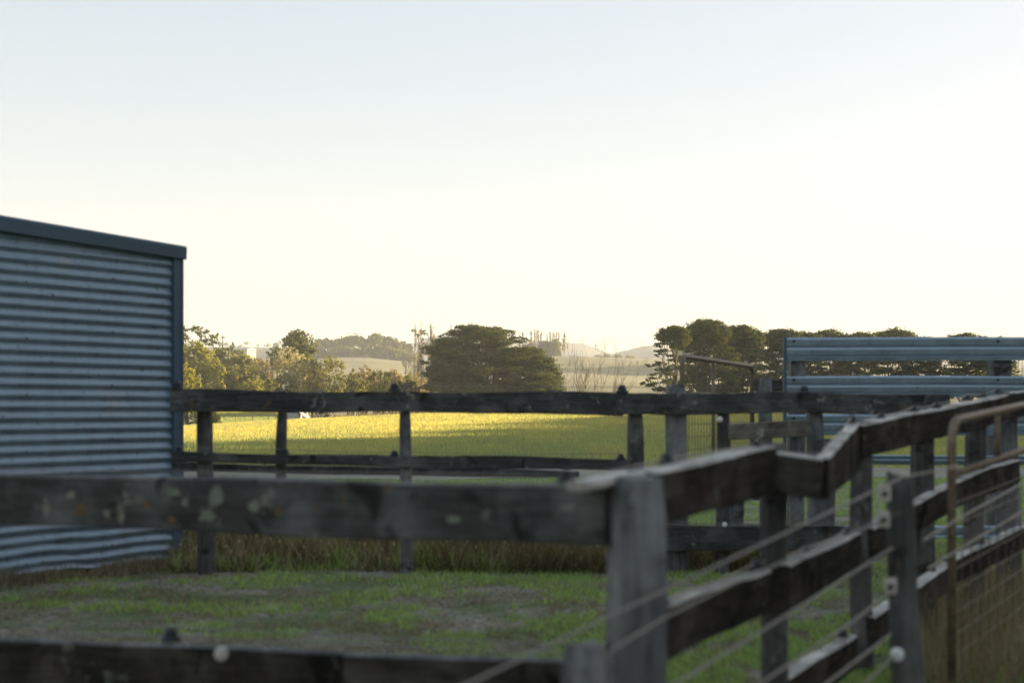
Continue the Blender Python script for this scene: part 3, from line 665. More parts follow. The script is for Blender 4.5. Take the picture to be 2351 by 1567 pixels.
def tree(name, label, cat, d, top, bottom, n, cr, leaf, mat, seed, base=None, group=None, style='broad', cover=.9, depth=.8, barkm='bark', r0=None,
         limbs=.5, extra=(), sub=.33, stems=1, edge=True, bias_up=0.0, jag=0.0, frac=.75, lean=(0, 0)):
    """crown outline given as the top and the bottom silhouette (photo pixels) at distance d; clumps fill it in depth as well"""
    n = int(n * 1.7); cr = (cr[0] * 1.15, cr[1] * 1.15); cover *= .95; leaf *= .9
    rg = random.Random(seed); u0, u1 = top[0][0], top[-1][0]; uc = (u0 + u1) / 2; hw = (u1 - u0) / 2
    T = lambda u: float(np.interp(u, [p[0] for p in top], [p[1] for p in top])); B = lambda u: float(np.interp(u, [p[0] for p in bottom], [p[1] for p in bottom]))
    rx, ry = cr; px = d / F; cl = []
    def put(u, y, kx=1, dz=None):
        s = rg.uniform(.75, 1.25) * kx; nx = (u - uc) / hw
        dy = (rg.uniform(-1, 1) if dz is None else dz) * hw * px * depth * math.sqrt(max(0.05, 1 - nx * nx))
        p = P(u, y, d); cl.append(((p.x, p.y + dy, p.z), rx * px * s, rx * px * s * .9, ry * px * s))
    if edge:
        k = max(2, int((u1 - u0) / (rx * 1.15)))
        for i in range(k + 1):
            u = u0 + rx * .7 + (u1 - u0 - 1.4 * rx) * i / k; put(u, T(u) + ry * .95 + rg.uniform(-.25, 1) * jag, .9 + .2 * rg.random(), rg.uniform(-.5, .5))
    for i in range(n):
        for _ in range(20):
            u = rg.uniform(u0 + rx * .8, u1 - rx * .8); a, b_ = T(u) + ry * .9, B(u) - ry * .8
            if b_ > a: break
        if b_ <= a: continue
        put(u, a + (b_ - a) * ((i + rg.random()) / n if i % 2 else rg.random()))
    for (u, y, a, b_) in extra:
        p = P(u, y, d); cl.append(((p.x, p.y + rg.uniform(-.3, .3) * hw * px, p.z), a * px, a * px * .9, b_ * px))
    bu = base if base is not None else uc
    bp = P(bu, 938, d); gzv = gz(bp.x, bp.y); H = P(0, min(p[1] for p in top), d).z - gzv
    root = empty(name, (bp.x, bp.y, gzv), label, cat, group)
    foliage('crown', cl, leaf, cover, M[mat], root, seed, style, sub, bias_up)
    tg = [c[0] for c in cl if rg.random() < limbs]
    skeleton(root, (bp.x, bp.y, gzv), H, r0 or H * .028, tg, seed, M[barkm], stems=stems, frac=frac, lean=lean)
    return root
def clump_tree(name, label, cat, d, clumps, leaf, mat, seed, base, ztop_y, group=None, style='broad', cover=.9, barkm='bark', r0=None, limbs=.7, sub=.33, stems=1, frac=.8, dspread=1.0, lean=(0, 0)):
    rg = random.Random(seed); px = d / F; cl = []; leaf *= .9; cover *= 1.1
    for c_ in clumps:
        u, y, a, b_ = c_[:4]; dy = (c_[4] if len(c_) > 4 else rg.uniform(-1, 1) * dspread) ; p = P(u, y, d)
        cl.append(((p.x, p.y + dy, p.z), a * px, a * px * .85, b_ * px))
    bp = P(base, 938, d); g = gz(bp.x, bp.y); H = P(0, ztop_y, d).z - g; root = empty(name, (bp.x, bp.y, g), label, cat, group)
    foliage('crown', cl, leaf, cover, M[mat], root, seed, style, sub)
    skeleton(root, (bp.x, bp.y, g), H, r0 or H * .026, [c[0] for c in cl if rg.random() < limbs], seed, M[barkm], stems=stems, frac=frac, lean=lean)
    return root
def bare_tree(name, label, cat, d, base, ytop, width_px, seed, group=None, stems=1, up=.5, mat='bark_bare', r0=.16, levels=4, thin=.022, splay=.5, start=.35, y_base=None):
    rg = random.Random(seed); bp = P(base, 938, d); g = gz(bp.x, bp.y); H = P(0, ytop, d).z - g; W = width_px * d / F / 2
    root = empty(name, (bp.x, bp.y, g), label, cat, group); tk = MB(); tw = MB()
    def grow(p, dr, L, r, lv, mb):
        n = 4; pts = [p]; dcur = dr.copy()
        for i in range(n):
            dcur = (dcur + Vector((rg.uniform(-1, 1), rg.uniform(-1, 1), rg.uniform(-.3, .9) * up)) * .16).normalized(); pts.append(pts[-1] + dcur * L / n)
        mb.tube(pts, [max(thin * .6, r * (1 - .55 * i / n)) for i in range(n + 1)], 5 if lv > 1 else 3, cap=False)
        if lv <= 0: return
        k = rg.randint(2, 4)
        for j in range(k):
            i = rg.randint(1, n); a = rg.uniform(0, 6.28); sp = splay * rg.uniform(.6, 1.2)
            nd = (dcur + Vector((math.cos(a) * sp, math.sin(a) * sp, up * .5))).normalized()
            grow(pts[i], nd, L * rg.uniform(.45, .72), max(thin, r * (1 - .5 * i / n) * .55), lv - 1, tw if lv <= levels else mb)
    for s in range(stems):
        a = 6.28 * s / stems + rg.uniform(-.4, .4); o_ = W * 1.25 if stems > 1 else 0
        dr = Vector((math.cos(a) * o_, math.sin(a) * o_ * .6, H * .62)).normalized()
        grow(Vector((bp.x + rg.uniform(-.15, .15) * stems ** .5, bp.y, g - .2)), dr, H * (start + .2 * rg.random()) , r0 * (1 if stems == 1 else .7), levels, tk)
    tk.build('trunk', M[mat], root); 
    if tw.v:
        o_ = tw.build('twigs', M[mat], root)
    return root
def poplar(label, d, base, ytop, width_px, seed, group, twigs=60, mat='bark_bare', r0=.14, stems=3, ybot=None, plume=0, thin=.03):
    """bare, upswept: steep branches all the way up"""
    rg = random.Random(seed); bp = P(base, 938, d); g = gz(bp.x, bp.y); H = P(0, ytop, d).z - g; W = width_px * d / F / 2
    root = empty('poplar_tree', (bp.x, bp.y, g), label, 'tree', group); tk = MB(); tw = MB()
    for s in range(stems):
        ox = rg.uniform(-1, 1) * W * .55 if stems > 1 else 0; h = H * (1 if s == 0 else rg.uniform(.8, 1.0)); a0 = Vector((bp.x + ox * .25, bp.y + rg.uniform(-.3, .3), g - .2))
        pts = [a0 + Vector((ox * .75 * min(1, i / 5) + .02 * H * math.sin(i + s) * .12, rg.uniform(-.1, .1) * W, (h + .2) * i / 9)) for i in range(10)]
        tk.tube(pts, [max(thin, r0 * (1 - .9 * i / 9)) for i in range(10)], 6)
        for j in range(twigs // stems):
            t = rg.uniform(.12, .92); i = int(t * 9); p = pts[i].lerp(pts[i + 1], t * 9 - i); L = H * rg.uniform(.08, .2) * (1.2 - .6 * t); a = rg.uniform(0, 6.28); sp = rg.uniform(.12, .3)
            dr = Vector((math.cos(a) * sp, math.sin(a) * sp, 1)); q1 = p + dr * L * .5; q2 = q1 + Vector((dr.x * .4, dr.y * .4, 1.1)) * L * .5
            tw.tube([p, q1, q2], [thin * 1.2, thin, thin * .6], 3, cap=False)
            for _ in range(3):
                b_ = p.lerp(q2, rg.uniform(.3, .95)); a = rg.uniform(0, 6.28); tw.tube([b_, b_ + Vector((math.cos(a) * .25, math.sin(a) * .25, 1)) * L * .35], [thin * .7, thin * .4], 3, cap=False)
    tk.build('trunk', M[mat], root); tw.build('twigs', M[mat], root)
    if plume:
        cl = [((bp.x + rg.uniform(-.3, .3) * W, bp.y + rg.uniform(-.3, .3) * W, g + H * (.3 + .66 * t / 9)), W * (.9 - .45 * t / 9), W * (.9 - .45 * t / 9), H * .055) for t in range(10)]
        foliage('crown', cl, max(.05, d * .0006), plume, M['brown'], root, seed, 'broad', .4)
    return root

GS = 'shrubs and trees along the creek beyond the yellow paddock'
# left group beyond the shed's corner
tree('golden_shrub', 'golden green conical shrub at the paddock edge beside the corner of the tin shed', 'shrub', 121, [(396, 850), (425, 836), (440, 846), (452, 868), (462, 905), (505, 968)], [(396, 985), (452, 985), (505, 985)], 34, (10, 13), .13, 'gold', 101, base=430, group=GS, cover=1.0, depth=.7, limbs=.2, stems=3)
tree('acacia_tree', 'bright golden green bushy tree left of the olive bushes, above the golden cone shrub', 'tree', 192, [(392, 805), (425, 787), (452, 782), (478, 800), (495, 826), (506, 852), (512, 895)], [(392, 935), (512, 935)], 55, (14, 12), .22, 'gold', 102, base=450, group=GS, cover=1.0, depth=.9, limbs=.15, stems=3)
clump_tree('gum_tree', 'dark gum tree half hidden behind the corner of the tin shed', 'tree', 228, [(412, 756, 16, 12), (425, 762, 12, 12), (405, 775, 18, 14), (428, 782, 13, 14), (415, 795, 16, 12)], .24, 'gum', 103, 418, 744, GS)
clump_tree('gum_tree', 'tall umbrella topped gum tree with bare stems showing under its crown, near the shed', 'tree', 222, [(444, 754, 14, 6), (452, 751, 10, 5), (436, 757, 7, 4), (462, 764, 12, 9), (474, 768, 13, 9), (466, 778, 13, 8), (484, 776, 10, 8), (500, 770, 9, 6), (493, 781, 12, 8), (478, 788, 14, 8), (500, 790, 10, 6), (458, 790, 10, 6)], .23, 'gum', 104, 452, 748, GS, cover=1.0, stems=3, r0=.16)
clump_tree('pine_tree', 'small dark cone topped tree right of the umbrella topped gum', 'tree', 232, [(532, 792, 6, 6), (530, 798, 9, 6), (536, 805, 14, 7), (545, 812, 14, 7), (520, 806, 10, 7), (552, 809, 9, 5)], .22, 'gum', 105, 535, 785, GS)
tree('olive_bush', 'dark olive bush between the golden tree and the cone topped tree', 'shrub', 226, [(486, 806), (505, 796), (520, 797), (530, 812)], [(486, 860), (530, 860)], 14, (9, 9), .22, 'gum', 106, group=GS, base=508)
tree('olive_bush', 'broad olive bush below the white building, upper of two', 'shrub', 212, [(500, 835), (525, 815), (548, 810), (570, 814), (583, 840), (585, 880)], [(500, 925), (585, 925)], 40, (12, 10), .22, 'olive', 107, group=GS, base=545, stems=3, limbs=.2)
tree('olive_bush', 'rounded yellow olive bush, lower of two under the white building', 'shrub', 200, [(492, 870), (515, 846), (545, 838), (575, 842), (600, 850), (612, 862), (614, 890)], [(492, 938), (614, 938)], 50, (12, 10), .20, 'olive', 108, group=GS, base=555, stems=3, limbs=.2)
tree('golden_shrub', 'low golden shrub at the foot of the rounded olive bush', 'shrub', 188, [(540, 885), (570, 872), (600, 876), (608, 895)], [(540, 932), (608, 932)], 20, (9, 7), .17, 'gold', 109, group=GS, base=575, limbs=.2)
bare_tree('bare_tree', 'grey brown leafless scrub tree behind the rounded olive bush', 'tree', 236, 605, 812, 60, 110, GS, stems=5, splay=.7, r0=.12)
tree('dry_scrub', 'brown twiggy scrub mass between the olive bushes and the pale gum', 'shrub', 238, [(578, 822), (600, 816), (625, 822), (645, 850)], [(578, 915), (645, 915)], 30, (10, 9), .2, 'brown', 111, group=GS, base=610, cover=.5)
tree('slim_tree', 'slim grey green tree with a white stem left of the tall dense tree', 'tree', 216, [(615, 805), (627, 793), (640, 797), (648, 812)], [(615, 835), (648, 858)], 12, (8, 7), .2, 'gum', 112, group=GS, base=633, barkm='bark_pale', cover=.6)
tree('dense_tree', 'tall dense dark green tree standing highest among the left bushes', 'tree', 206, [(650, 796), (657, 776), (668, 762), (686, 755), (702, 764), (714, 784), (720, 815), (722, 850), (724, 880)], [(650, 860), (668, 905), (724, 920)], 60, (12, 10), .21, 'gum', 113, group=GS, base=692, cover=1.05, r0=.32)
tree('pale_gum_tree', 'pale leaved gum with many white stems in front of the tall dense tree', 'tree', 194, [(628, 830), (650, 800), (672, 796), (692, 808), (706, 830), (714, 850)], [(628, 852), (660, 868), (714, 885)], 30, (9, 7), .19, 'pale', 114, group=GS, base=668, barkm='bark_pale', cover=.55, stems=7, spread=.3) if False else tree('pale_gum_tree', 'pale leaved gum with many white stems in front of the tall dense tree', 'tree', 194, [(628, 830), (650, 800), (672, 796), (692, 808), (706, 830), (714, 850)], [(628, 852), (660, 868), (714, 885)], 30, (9, 7), .19, 'pale', 114, group=GS, base=668, barkm='bark_pale', cover=.55, stems=7, r0=.16, limbs=.6)
tree('round_bush', 'smooth dome shaped dark bush with a golden rim in front of the pale gum', 'shrub', 186, [(624, 885), (636, 864), (655, 856), (672, 860), (684, 876), (688, 900)], [(624, 935), (688, 935)], 34, (8, 7), .15, 'darkleaf', 115, group=GS, base=656, cover=1.3, limbs=.1, sub=.25)
tree('golden_shrub', 'small golden and grey shrub left of the smooth dome bush', 'shrub', 184, [(602, 888), (612, 870), (626, 869), (638, 884)], [(602, 932), (638, 932)], 12, (7, 6), .15, 'olive', 116, group=GS, base=620, limbs=.2)
tree('dark_bush', 'small dark blue green bush beside the right foot of the tall dense tree', 'shrub', 204, [(700, 842), (712, 829), (728, 828), (740, 842), (744, 870)], [(700, 915), (744, 915)], 20, (8, 7), .18, 'darkleaf', 117, group=GS, base=722, cover=1.1)
tree('spreading_tree', 'low spreading tree with a dark twisted trunk, right of the tall dense tree', 'tree', 196, [(686, 872), (712, 842), (735, 824), (752, 815), (768, 822), (782, 836), (794, 860), (798, 895)], [(686, 900), (720, 925), (798, 925)], 55, (11, 8), .19, 'olive', 118, group=GS, base=745, cover=.8, stems=2)
for k, (u, w_, y, mt_, lb) in enumerate(((812, 46, 850, 'olive', 'yellow green scrub bush just right of the low spreading tree'), (836, 40, 839, 'brown', 'brown pointed scrub bush in front of the pale hillside paddock'), (868, 44, 852, 'brown', 'brown scrub bush above the spiky palm'), (905, 46, 848, 'brown', 'golden brown scrub bush right of the spiky palm'), (935, 44, 852, 'olive', 'golden scrub bush left of the bare poplars'), (958, 36, 858, 'brown', 'grey brown scrub at the foot of the bare poplars'))):
    tree('scrub_bush', lb, 'shrub', 206 + 5 * (k % 3), [(u - w_ / 2 - 6, y + 30), (u - w_ / 3, y + 8), (u, y), (u + w_ / 3, y + 9), (u + w_ / 2 + 6, y + 32)], [(u - w_ / 2 - 6, 925), (u + w_ / 2 + 6, 925)], 28, (9, 8), .2, mt_, 130 + k, group=GS, base=u, cover=.62, stems=3, limbs=.4)
tree('hedge', 'low clipped looking hedge at the foot of the bare poplars', 'shrub', 168, [(898, 892), (912, 876), (935, 872), (955, 878), (966, 893)], [(898, 932), (966, 932)], 26, (9, 5), .15, 'darkleaf', 141, group=GS, base=932, cover=1.1, bias_up=.3)
tree('golden_shrub', 'low golden bush below the spiky palm', 'shrub', 170, [(842, 893), (858, 880), (878, 876), (892, 890)], [(842, 932), (892, 932)], 18, (8, 6), .15, 'gold', 142, group=GS, base=866)
tree('olive_bush', 'low grey olive bush left of the spiky palm by the rail', 'shrub', 178, [(790, 895), (812, 872), (838, 870), (848, 892)], [(790, 932), (848, 932)], 22, (9, 7), .17, 'olive', 143, group=GS, base=820)
# spiky palm: long strap leaves from several heads
def spiky(label, d, u, ytop, seed):
    rg = random.Random(seed); bp = P(u, 938, d); g = gz(bp.x, bp.y); root = empty('spiky_palm', (bp.x, bp.y, g), label, 'shrub', GS); tk = MB(); V = []; q = []
    for hd in range(7):
        hx = bp.x + rg.uniform(-1.3, 1.3); hy = bp.y + rg.uniform(-1, 1); hz_ = P(0, ytop + rg.uniform(12, 30), d).z
        tk.tube([(bp.x, bp.y, g - .1), ((bp.x + hx) / 2, hy, (g + hz_) / 2), (hx, hy, hz_)], [.13, .1, .08], 6)
        for k in range(70):
            a = rg.uniform(0, 6.28); e = rg.uniform(-.3, 1.4); L = rg.uniform(.7, 1.15); dr = Vector((math.cos(a) * math.cos(e), math.sin(a) * math.cos(e), math.sin(e)))
            sd = dr.cross(Vector((0, 0, 1))).normalized() * .04; p0 = Vector((hx, hy, hz_)); p1 = p0 + dr * L * .6; p2 = p0 + dr * L + Vector((0, 0, -.18 * L)); b_ = len(V)
            V += [p0 - sd, p0 + sd, p1 + sd, p1 - sd, p2]; q += [(b_, b_ + 1, b_ + 2, b_ + 3), (b_ + 3, b_ + 2, b_ + 4)]
    t = np.random.default_rng(seed).uniform(0, 1, len(V)); mesh_obj('leaves', V, q, M['gum'], root, attrs={'tint': ('POINT', np.stack([t, t, t, t * 0 + 1], -1))}); tk.build('trunk', M['bark'], root)
spiky('spiky palm like tree with strap leaves among golden scrub', 176, 868, 849, 150)

# bare trees and poplars in the middle
GP = 'leafless poplars left of the big dome shaped pine'
poplar('tall leafless poplar, left one of the pair beside the big dome shaped pine', 232, 960, 742, 40, 160, GP, 150, stems=5, thin=.022, r0=.065, plume=.16)
poplar('tall leafless poplar, right one of the pair touching the big dome shaped pine', 232, 990, 745, 40, 161, GP, 170, stems=6, thin=.022, r0=.065, plume=.16)
clump_tree('gum_tree', 'slender gum with a flat dark top beside the leafless poplars', 'tree', 300, [(951, 761, 7, 5), (968, 761, 10, 5), (962, 766, 9, 5), (976, 766, 6, 4), (956, 772, 5, 4), (972, 778, 6, 5)], .26, 'gum', 162, 958, 756, None, r0=.09, limbs=.25)
bare_tree('bare_tree', 'small leafless tree at the end of the hilltop wood, left of the poplars', 'tree', 420, 934, 757, 38, 163, None, stems=2, r0=.3, thin=.06, splay=.55)
tree('round_tree', 'hazy round topped tree seen between the poplars and the big pine', 'tree', 480, [(990, 812), (1000, 780), (1012, 771), (1024, 778), (1032, 800)], [(990, 845), (1032, 845)], 26, (8, 7), .45, 'olive', 164, base=1011)
bare_tree('bare_tree', 'spreading leafless tree with many upright branches standing alone right of the big pine', 'tree', 178, 1352, 818, 150, 165, None, stems=13, r0=.13, thin=.02, splay=.45, levels=3, up=.7, start=.5)
bare_tree('bare_tree', 'small leafless tree on the shaded hillside paddock', 'tree', 520, 1463, 822, 26, 166, None, stems=1, r0=.3, thin=.07, levels=4, splay=.7)

# ---- the big pine
big = [(980, 830), (985, 806), (1003, 794), (1015, 780), (1040, 772), (1055, 758), (1085, 747), (1110, 745), (1140, 749), (1165, 757), (1185, 772), (1205, 790), (1225, 800), (1240, 812), (1252, 832), (1262, 850), (1276, 866), (1290, 892)]
bb = [(980, 905), (1290, 912)]
tree('pine_tree', 'huge dome shaped dark pine standing alone in the middle of the picture', 'tree', 170, big, bb, 125, (22, 7), .15, 'pine', 170, base=1130, style='pine', cover=1.15, depth=.75, limbs=.6, r0=.6, sub=.34, stems=4, jag=4,
     extra=[(972, 833, 13, 4), (980, 858, 14, 5), (990, 846, 16, 6), (1016, 775, 7, 6), (1008, 783, 8, 5), (1275, 893, 15, 6), (1262, 872, 16, 8), (985, 885, 14, 6)])

# ---- the pine row at the right
def pine(label, d, cl, seed, base, ytop, r0=.3, cover=.82, leaf=.16, stems=1, dsp=1.4):
    d *= .9; leaf *= .88
    return clump_tree('pine_tree', label, 'tree', d, cl, leaf, 'pine', seed, base, ytop, 'pine row behind the steel rails at the right', 'pine', cover, r0=r0, limbs=.4, sub=.36, stems=stems, frac=.82, dspread=dsp)
def dome(u, y, w_, h, n, seed, rx=None, ry=None):
    rg = random.Random(seed); out = []; n = int(n * 1.5); h = h * 1.25
    rx = rx or w_ / 4.6; ry = ry or max(5, h / 4.5)
    for i in range(n):
        a = rg.uniform(math.pi, 2 * math.pi) if i % 3 else rg.uniform(0, 6.28); k = rg.uniform(.3, 1) ** .5
        out.append((u + math.cos(a) * k * (w_ / 2 - rx * .8), y + h / 2 + math.sin(a) * k * (h / 2 - ry * .8), rx * rg.uniform(.8, 1.2), ry * rg.uniform(.8, 1.2)))
    return out
def plates(u, w0, w1, y0, y1, n, seed, ry=4.5):
    rg = random.Random(seed); out = []; n = int(n * 2.0)
    for i in range(n):
        t = (i + rg.random()) / n; y = y0 + (y1 - y0) * t; w_ = w0 + (w1 - w0) * t; uu = u + rg.uniform(-.5, .5) * w_; out.append((uu, y, rg.uniform(13, 26), ry * rg.uniform(.8, 1.4)))
    return out
pine('open crowned pine at the left end of the pine row', 152,
     dome(1546, 747, 68, 46, 24, 1) + [(1515, 775, 15, 8), (1516, 790, 16, 6), (1572, 770, 12, 7), (1524, 804, 18, 5), (1550, 790, 18, 6), (1548, 845, 20, 6), (1520, 848, 20, 5), (1535, 816, 14, 4), (1510, 815, 10, 4), (1560, 800, 12, 5), (1495, 838, 14, 4), (1520, 834, 16, 5), (1545, 828, 14, 4), (1490, 870, 13, 6), (1508, 862, 16, 6), (1482, 878, 9, 6), (1500, 884, 18, 6), (1530, 858, 18, 6), (1540, 876, 22, 7), (1525, 895, 26, 6), (1560, 886, 18, 7), (1565, 845, 14, 5)], 180, 1549, 746, .22)
pine('tallest pine with a broad dark dome, second in the pine row', 158,
     dome(1620, 734, 100, 62, 44, 2) + plates(1625, 90, 120, 790, 835, 12, 3) + plates(1625, 110, 120, 840, 900, 20, 4, 6), 181, 1620, 734, .36)
pine('wide topped pine, third in the pine row', 162,
     dome(1700, 750, 100, 60, 40, 5) + [(1688, 750, 6, 6), (1706, 750, 9, 5)] + plates(1700, 80, 90, 800, 830, 9, 6) + plates(1700, 100, 110, 835, 900, 20, 7, 6), 182, 1690, 746, .34)
pine('thin trunked pine with a flat top just left of the steel rails', 166,
     dome(1795, 757, 96, 42, 34, 8) + plates(1790, 70, 80, 795, 850, 12, 9) + plates(1790, 80, 90, 855, 905, 14, 10, 6), 183, 1776, 756, .22, dsp=1.0)
for k, (u, w_, y, h, lb) in enumerate(((1850, 70, 760, 40, 'pine whose top shows above the left end of the steel rails'), (1905, 84, 758, 44, 'rounded pine top above the steel rails, second from their left end'), (1975, 90, 764, 40, 'low pine top above the steel rails, left of the widest dome'), (2045, 120, 757, 46, 'widest pine dome above the steel rails'), (2120, 80, 775, 34, 'pine hidden behind the steel rails right of the widest dome'), (2215, 100, 765, 40, 'last pine dome showing above the steel rails towards the right'), (2290, 80, 776, 30, 'lowest pine behind the steel rails by their timber post'))):
    pine(lb, 168 + 3 * (k % 2), dome(u, y, w_, h, 18, 20 + k) + plates(u, w_, w_ * 1.05, y + h, 850, 12, 40 + k, 5) + plates(u, w_, w_, 850, 912, 13, 60 + k, 6), 190 + k, u, y, .22, leaf=.18)
GT = 'thin bare saplings at the far right'
for k, u in enumerate((2322, 2330, 2338, 2346, 2356)):
    poplar(('leftmost of the', 'second of the', 'middle one of the', 'fourth of the', 'last of the')[k] + ' pale bare saplings between the steel rails', 300, u, 800, 8, 210 + k, GT, 30, stems=1, r0=.10, thin=.04, mat='bark_pale')

# ---- hilltop wood at d ~ 640 and things along it
GW = 'trees of the hazy hilltop wood'
rgw = random.Random(6)
wood_l = [(722, 780, 30), (738, 777, 30), (752, 779, 26), (766, 776, 32), (784, 774, 34), (800, 776, 28), (815, 771, 34), (832, 774, 30), (846, 771, 32), (862, 768, 34), (880, 769, 34), (896, 773, 32), (910, 777, 30), (924, 784, 28), (938, 794, 26)]
adj = ['first', 'second', 'third', 'fourth', 'fifth', 'sixth', 'seventh', 'eighth', 'ninth', 'tenth', 'eleventh', 'twelfth', 'thirteenth', 'fourteenth', 'fifteenth']
for k, (u, y, w_) in enumerate(wood_l):
    y += rgw.choice((-2.5, 0, 3)); w_ *= rgw.uniform(.75, 1.05)
    tree('forest_tree', adj[k] + ' tall tree from the left on the skyline of the hazy hilltop wood', 'tree', 668 + 14 * (k % 3), [(u - w_ / 2, y + 9), (u - w_ / 4, y + 1), (u, y), (u + w_ / 4, y + 1), (u + w_ / 2, y + 9)], [(u - w_ / 2, y + 22), (u, y + 28), (u + w_ / 2, y + 22)], 12, (8, 5), .75, 'pine' if k % 3 else 'gum', 220 + k, group=GW, base=u + (k % 3) * 3 - 3, cover=.9, limbs=.6, r0=.5)
for k, (u, y, w_, mt_) in enumerate(((736, 800, 36, 'darkleaf'), (765, 795, 34, 'olive'), (790, 793, 36, 'gum'), (816, 795, 36, 'olive'), (842, 794, 36, 'gum'), (868, 790, 40, 'gum'), (895, 793, 40, 'gum'), (920, 799, 36, 'olive'), (940, 808, 30, 'olive'))):
    tree('forest_tree', adj[k] + ' lower tree from the left in front of the hilltop wood', 'tree', 655, [(u - w_ / 2, y + 16), (u - w_ / 4, y + 3), (u, y), (u + w_ / 4, y + 3), (u + w_ / 2, y + 16)], [(u - w_ / 2, 836), (u + w_ / 2, 838)], 26, (8, 7), .75, mt_, 250 + k, group=GW, base=u, cover=.9, limbs=.4, r0=.4, stems=2)
for k, u in enumerate((806, 817, 829, 842)):
    tree('hedge_shrub', adj[k] + ' rounded golden shrub of the hedge below the hilltop wood', 'shrub', 645, [(u - 7, 822), (u, 812), (u + 7, 822)], [(u - 7, 832), (u + 7, 832)], 6, (4, 4), .5, 'olive', 270 + k, group='hedge shrubs on the hilltop', base=u)
# poplar line and the cypresses, right of the big pine
GR = 'row of distant leafless poplars right of the big pine'
for k, (u, y, w_) in enumerate(((1193, 768, 6), (1201, 762, 9), (1219, 760, 9), (1228, 757, 7), (1235, 757, 9), (1242, 760, 8), (1256, 768, 5), (1263, 762, 8), (1271, 762, 8), (1277, 764, 5), (1283, 763, 8), (1294, 763, 13))):
    poplar(adj[k] + ' from the left in the row of distant leafless poplars', 615 + 6 * (k % 3), u, y, w_, 280 + k, GR, 90, stems=2 if w_ > 7 else 1, r0=.11, thin=.045, plume=.9)
for k, (u, w_, y, mt_, lb) in enumerate(((1249, 30, 780, 'darkleaf', 'rounded hazy cypress, left of two under the distant poplars'), (1274, 26, 778, 'gum', 'rounded hazy cypress, right of two under the distant poplars'), (1215, 36, 784, 'brown', 'hazy brown tree between the big pine and the cypresses'), (1258, 30, 803, 'gum', 'hazy low bush at the foot of the two cypresses'))):
    tree('cypress_tree', lb, 'tree', 600, [(u - w_ / 2, y + 16), (u - w_ / 4, y + 3), (u, y), (u + w_ / 4, y + 3), (u + w_ / 2, y + 16)], [(u - w_ / 2, 828), (u + w_ / 2, 828)], 30, (7, 7), .6, mt_, 300 + k, base=u, cover=1.0, limbs=.2)
for k, (u, w_, y) in enumerate(((1372, 26, 812), (1392, 20, 808), (1418, 26, 811), (1446, 22, 812))):
    tree('distant_tree', adj[k] + ' faint distant tree from the left on the skyline above the striped paddock', 'tree', 900, [(u - w_ / 2, y + 8), (u, y), (u + w_ / 2, y + 8)], [(u - w_ / 2, 826), (u + w_ / 2, 826)], 10, (5, 4), .8, 'olive', 310 + k, base=u, group='faint distant trees', cover=.6)
for k, (u, y, w_, kind) in enumerate(((510, 787, 16, 0), (521, 785, 12, 0), (536, 788, 12, 0), (550, 791, 9, 0), (566, 785, 15, 1), (592, 789, 8, 1), (614, 789, 16, 1), (634, 785, 20, 0), (650, 789, 10, 0))):
    clump_tree('distant_tree', adj[k] + ' faint grey tree from the left on the far ridge above the white building', 'tree', 1080, [(u - w_ * .22, y + 3, w_ * .3, 2.5), (u + w_ * .2, y + 2.2, w_ * .32, 2.5), (u, y + 4, w_ * .35, 3)] + ([] if kind else [(u, y + 8, w_ * .45, 4)]), .9, 'gum', 320 + k, u, y, 'faint trees on the far ridge', r0=.4)

# ---- tree rows on the slope behind the pine row; their long shadows stripe the pale paddock
for k, (u, d, hpx, w_) in enumerate(((1560, 610, 50, 34), (1590, 606, 56, 40), (1622, 602, 54, 40), (1655, 598, 58, 40), (1690, 594, 56, 40), (1730, 590, 54, 42), (1580, 520, 44, 36), (1612, 516, 50, 40), (1650, 512, 54, 44), (1690, 508, 52, 44), (1735, 504, 50, 44))):
    p_ = P(u, 938, d); yb_ = HOR - (gz(p_.x, p_.y) - CZ) / d * F; y = yb_ - hpx
    tree('slope_tree', adj[k] + ' hazy tree from the left seen through the pine row, on the slope behind', 'tree', d, [(u - w_ / 2, y + 14), (u - w_ / 4, y + 3), (u, y), (u + w_ / 4, y + 3), (u + w_ / 2, y + 14)], [(u - w_ / 2, yb_ - 5), (u + w_ / 2, yb_ - 5)], 12, (9, 8), .7, 'gum', 400 + k, group='trees on the slope behind the pine row', base=u, cover=1.0, limbs=.3)
# ---- white rail fence on the hill
fr = empty('rail_fence', (P(860, 938, 638).x, 638, gz(P(860, 938, 638).x, 638)), 'thin white post fence along the top of the pale hillside paddock', 'fence')
prev = None; k = 0
for u in np.arange(776, 952, 5.0):
    p = P(u, 938, 640); g = gz(p.x, p.y); m_ = MB(); m_.box(p.x - .09, p.x + .09, p.y - .09, p.y + .09, g - .3, g + 1.3); m_.build('post', M['white'], fr)
    if prev is not None:
        m_ = MB(); m_.prism([(prev[0], p.y - .04, prev[1] + 1.02), (prev[0], p.y + .04, prev[1] + 1.02), (prev[0], p.y + .04, prev[1] + 1.18), (prev[0], p.y - .04, prev[1] + 1.18)], (p.x - prev[0], 0, g - prev[1]))
        m_.build('rail', M['white'], fr)
    prev = (p.x, g)

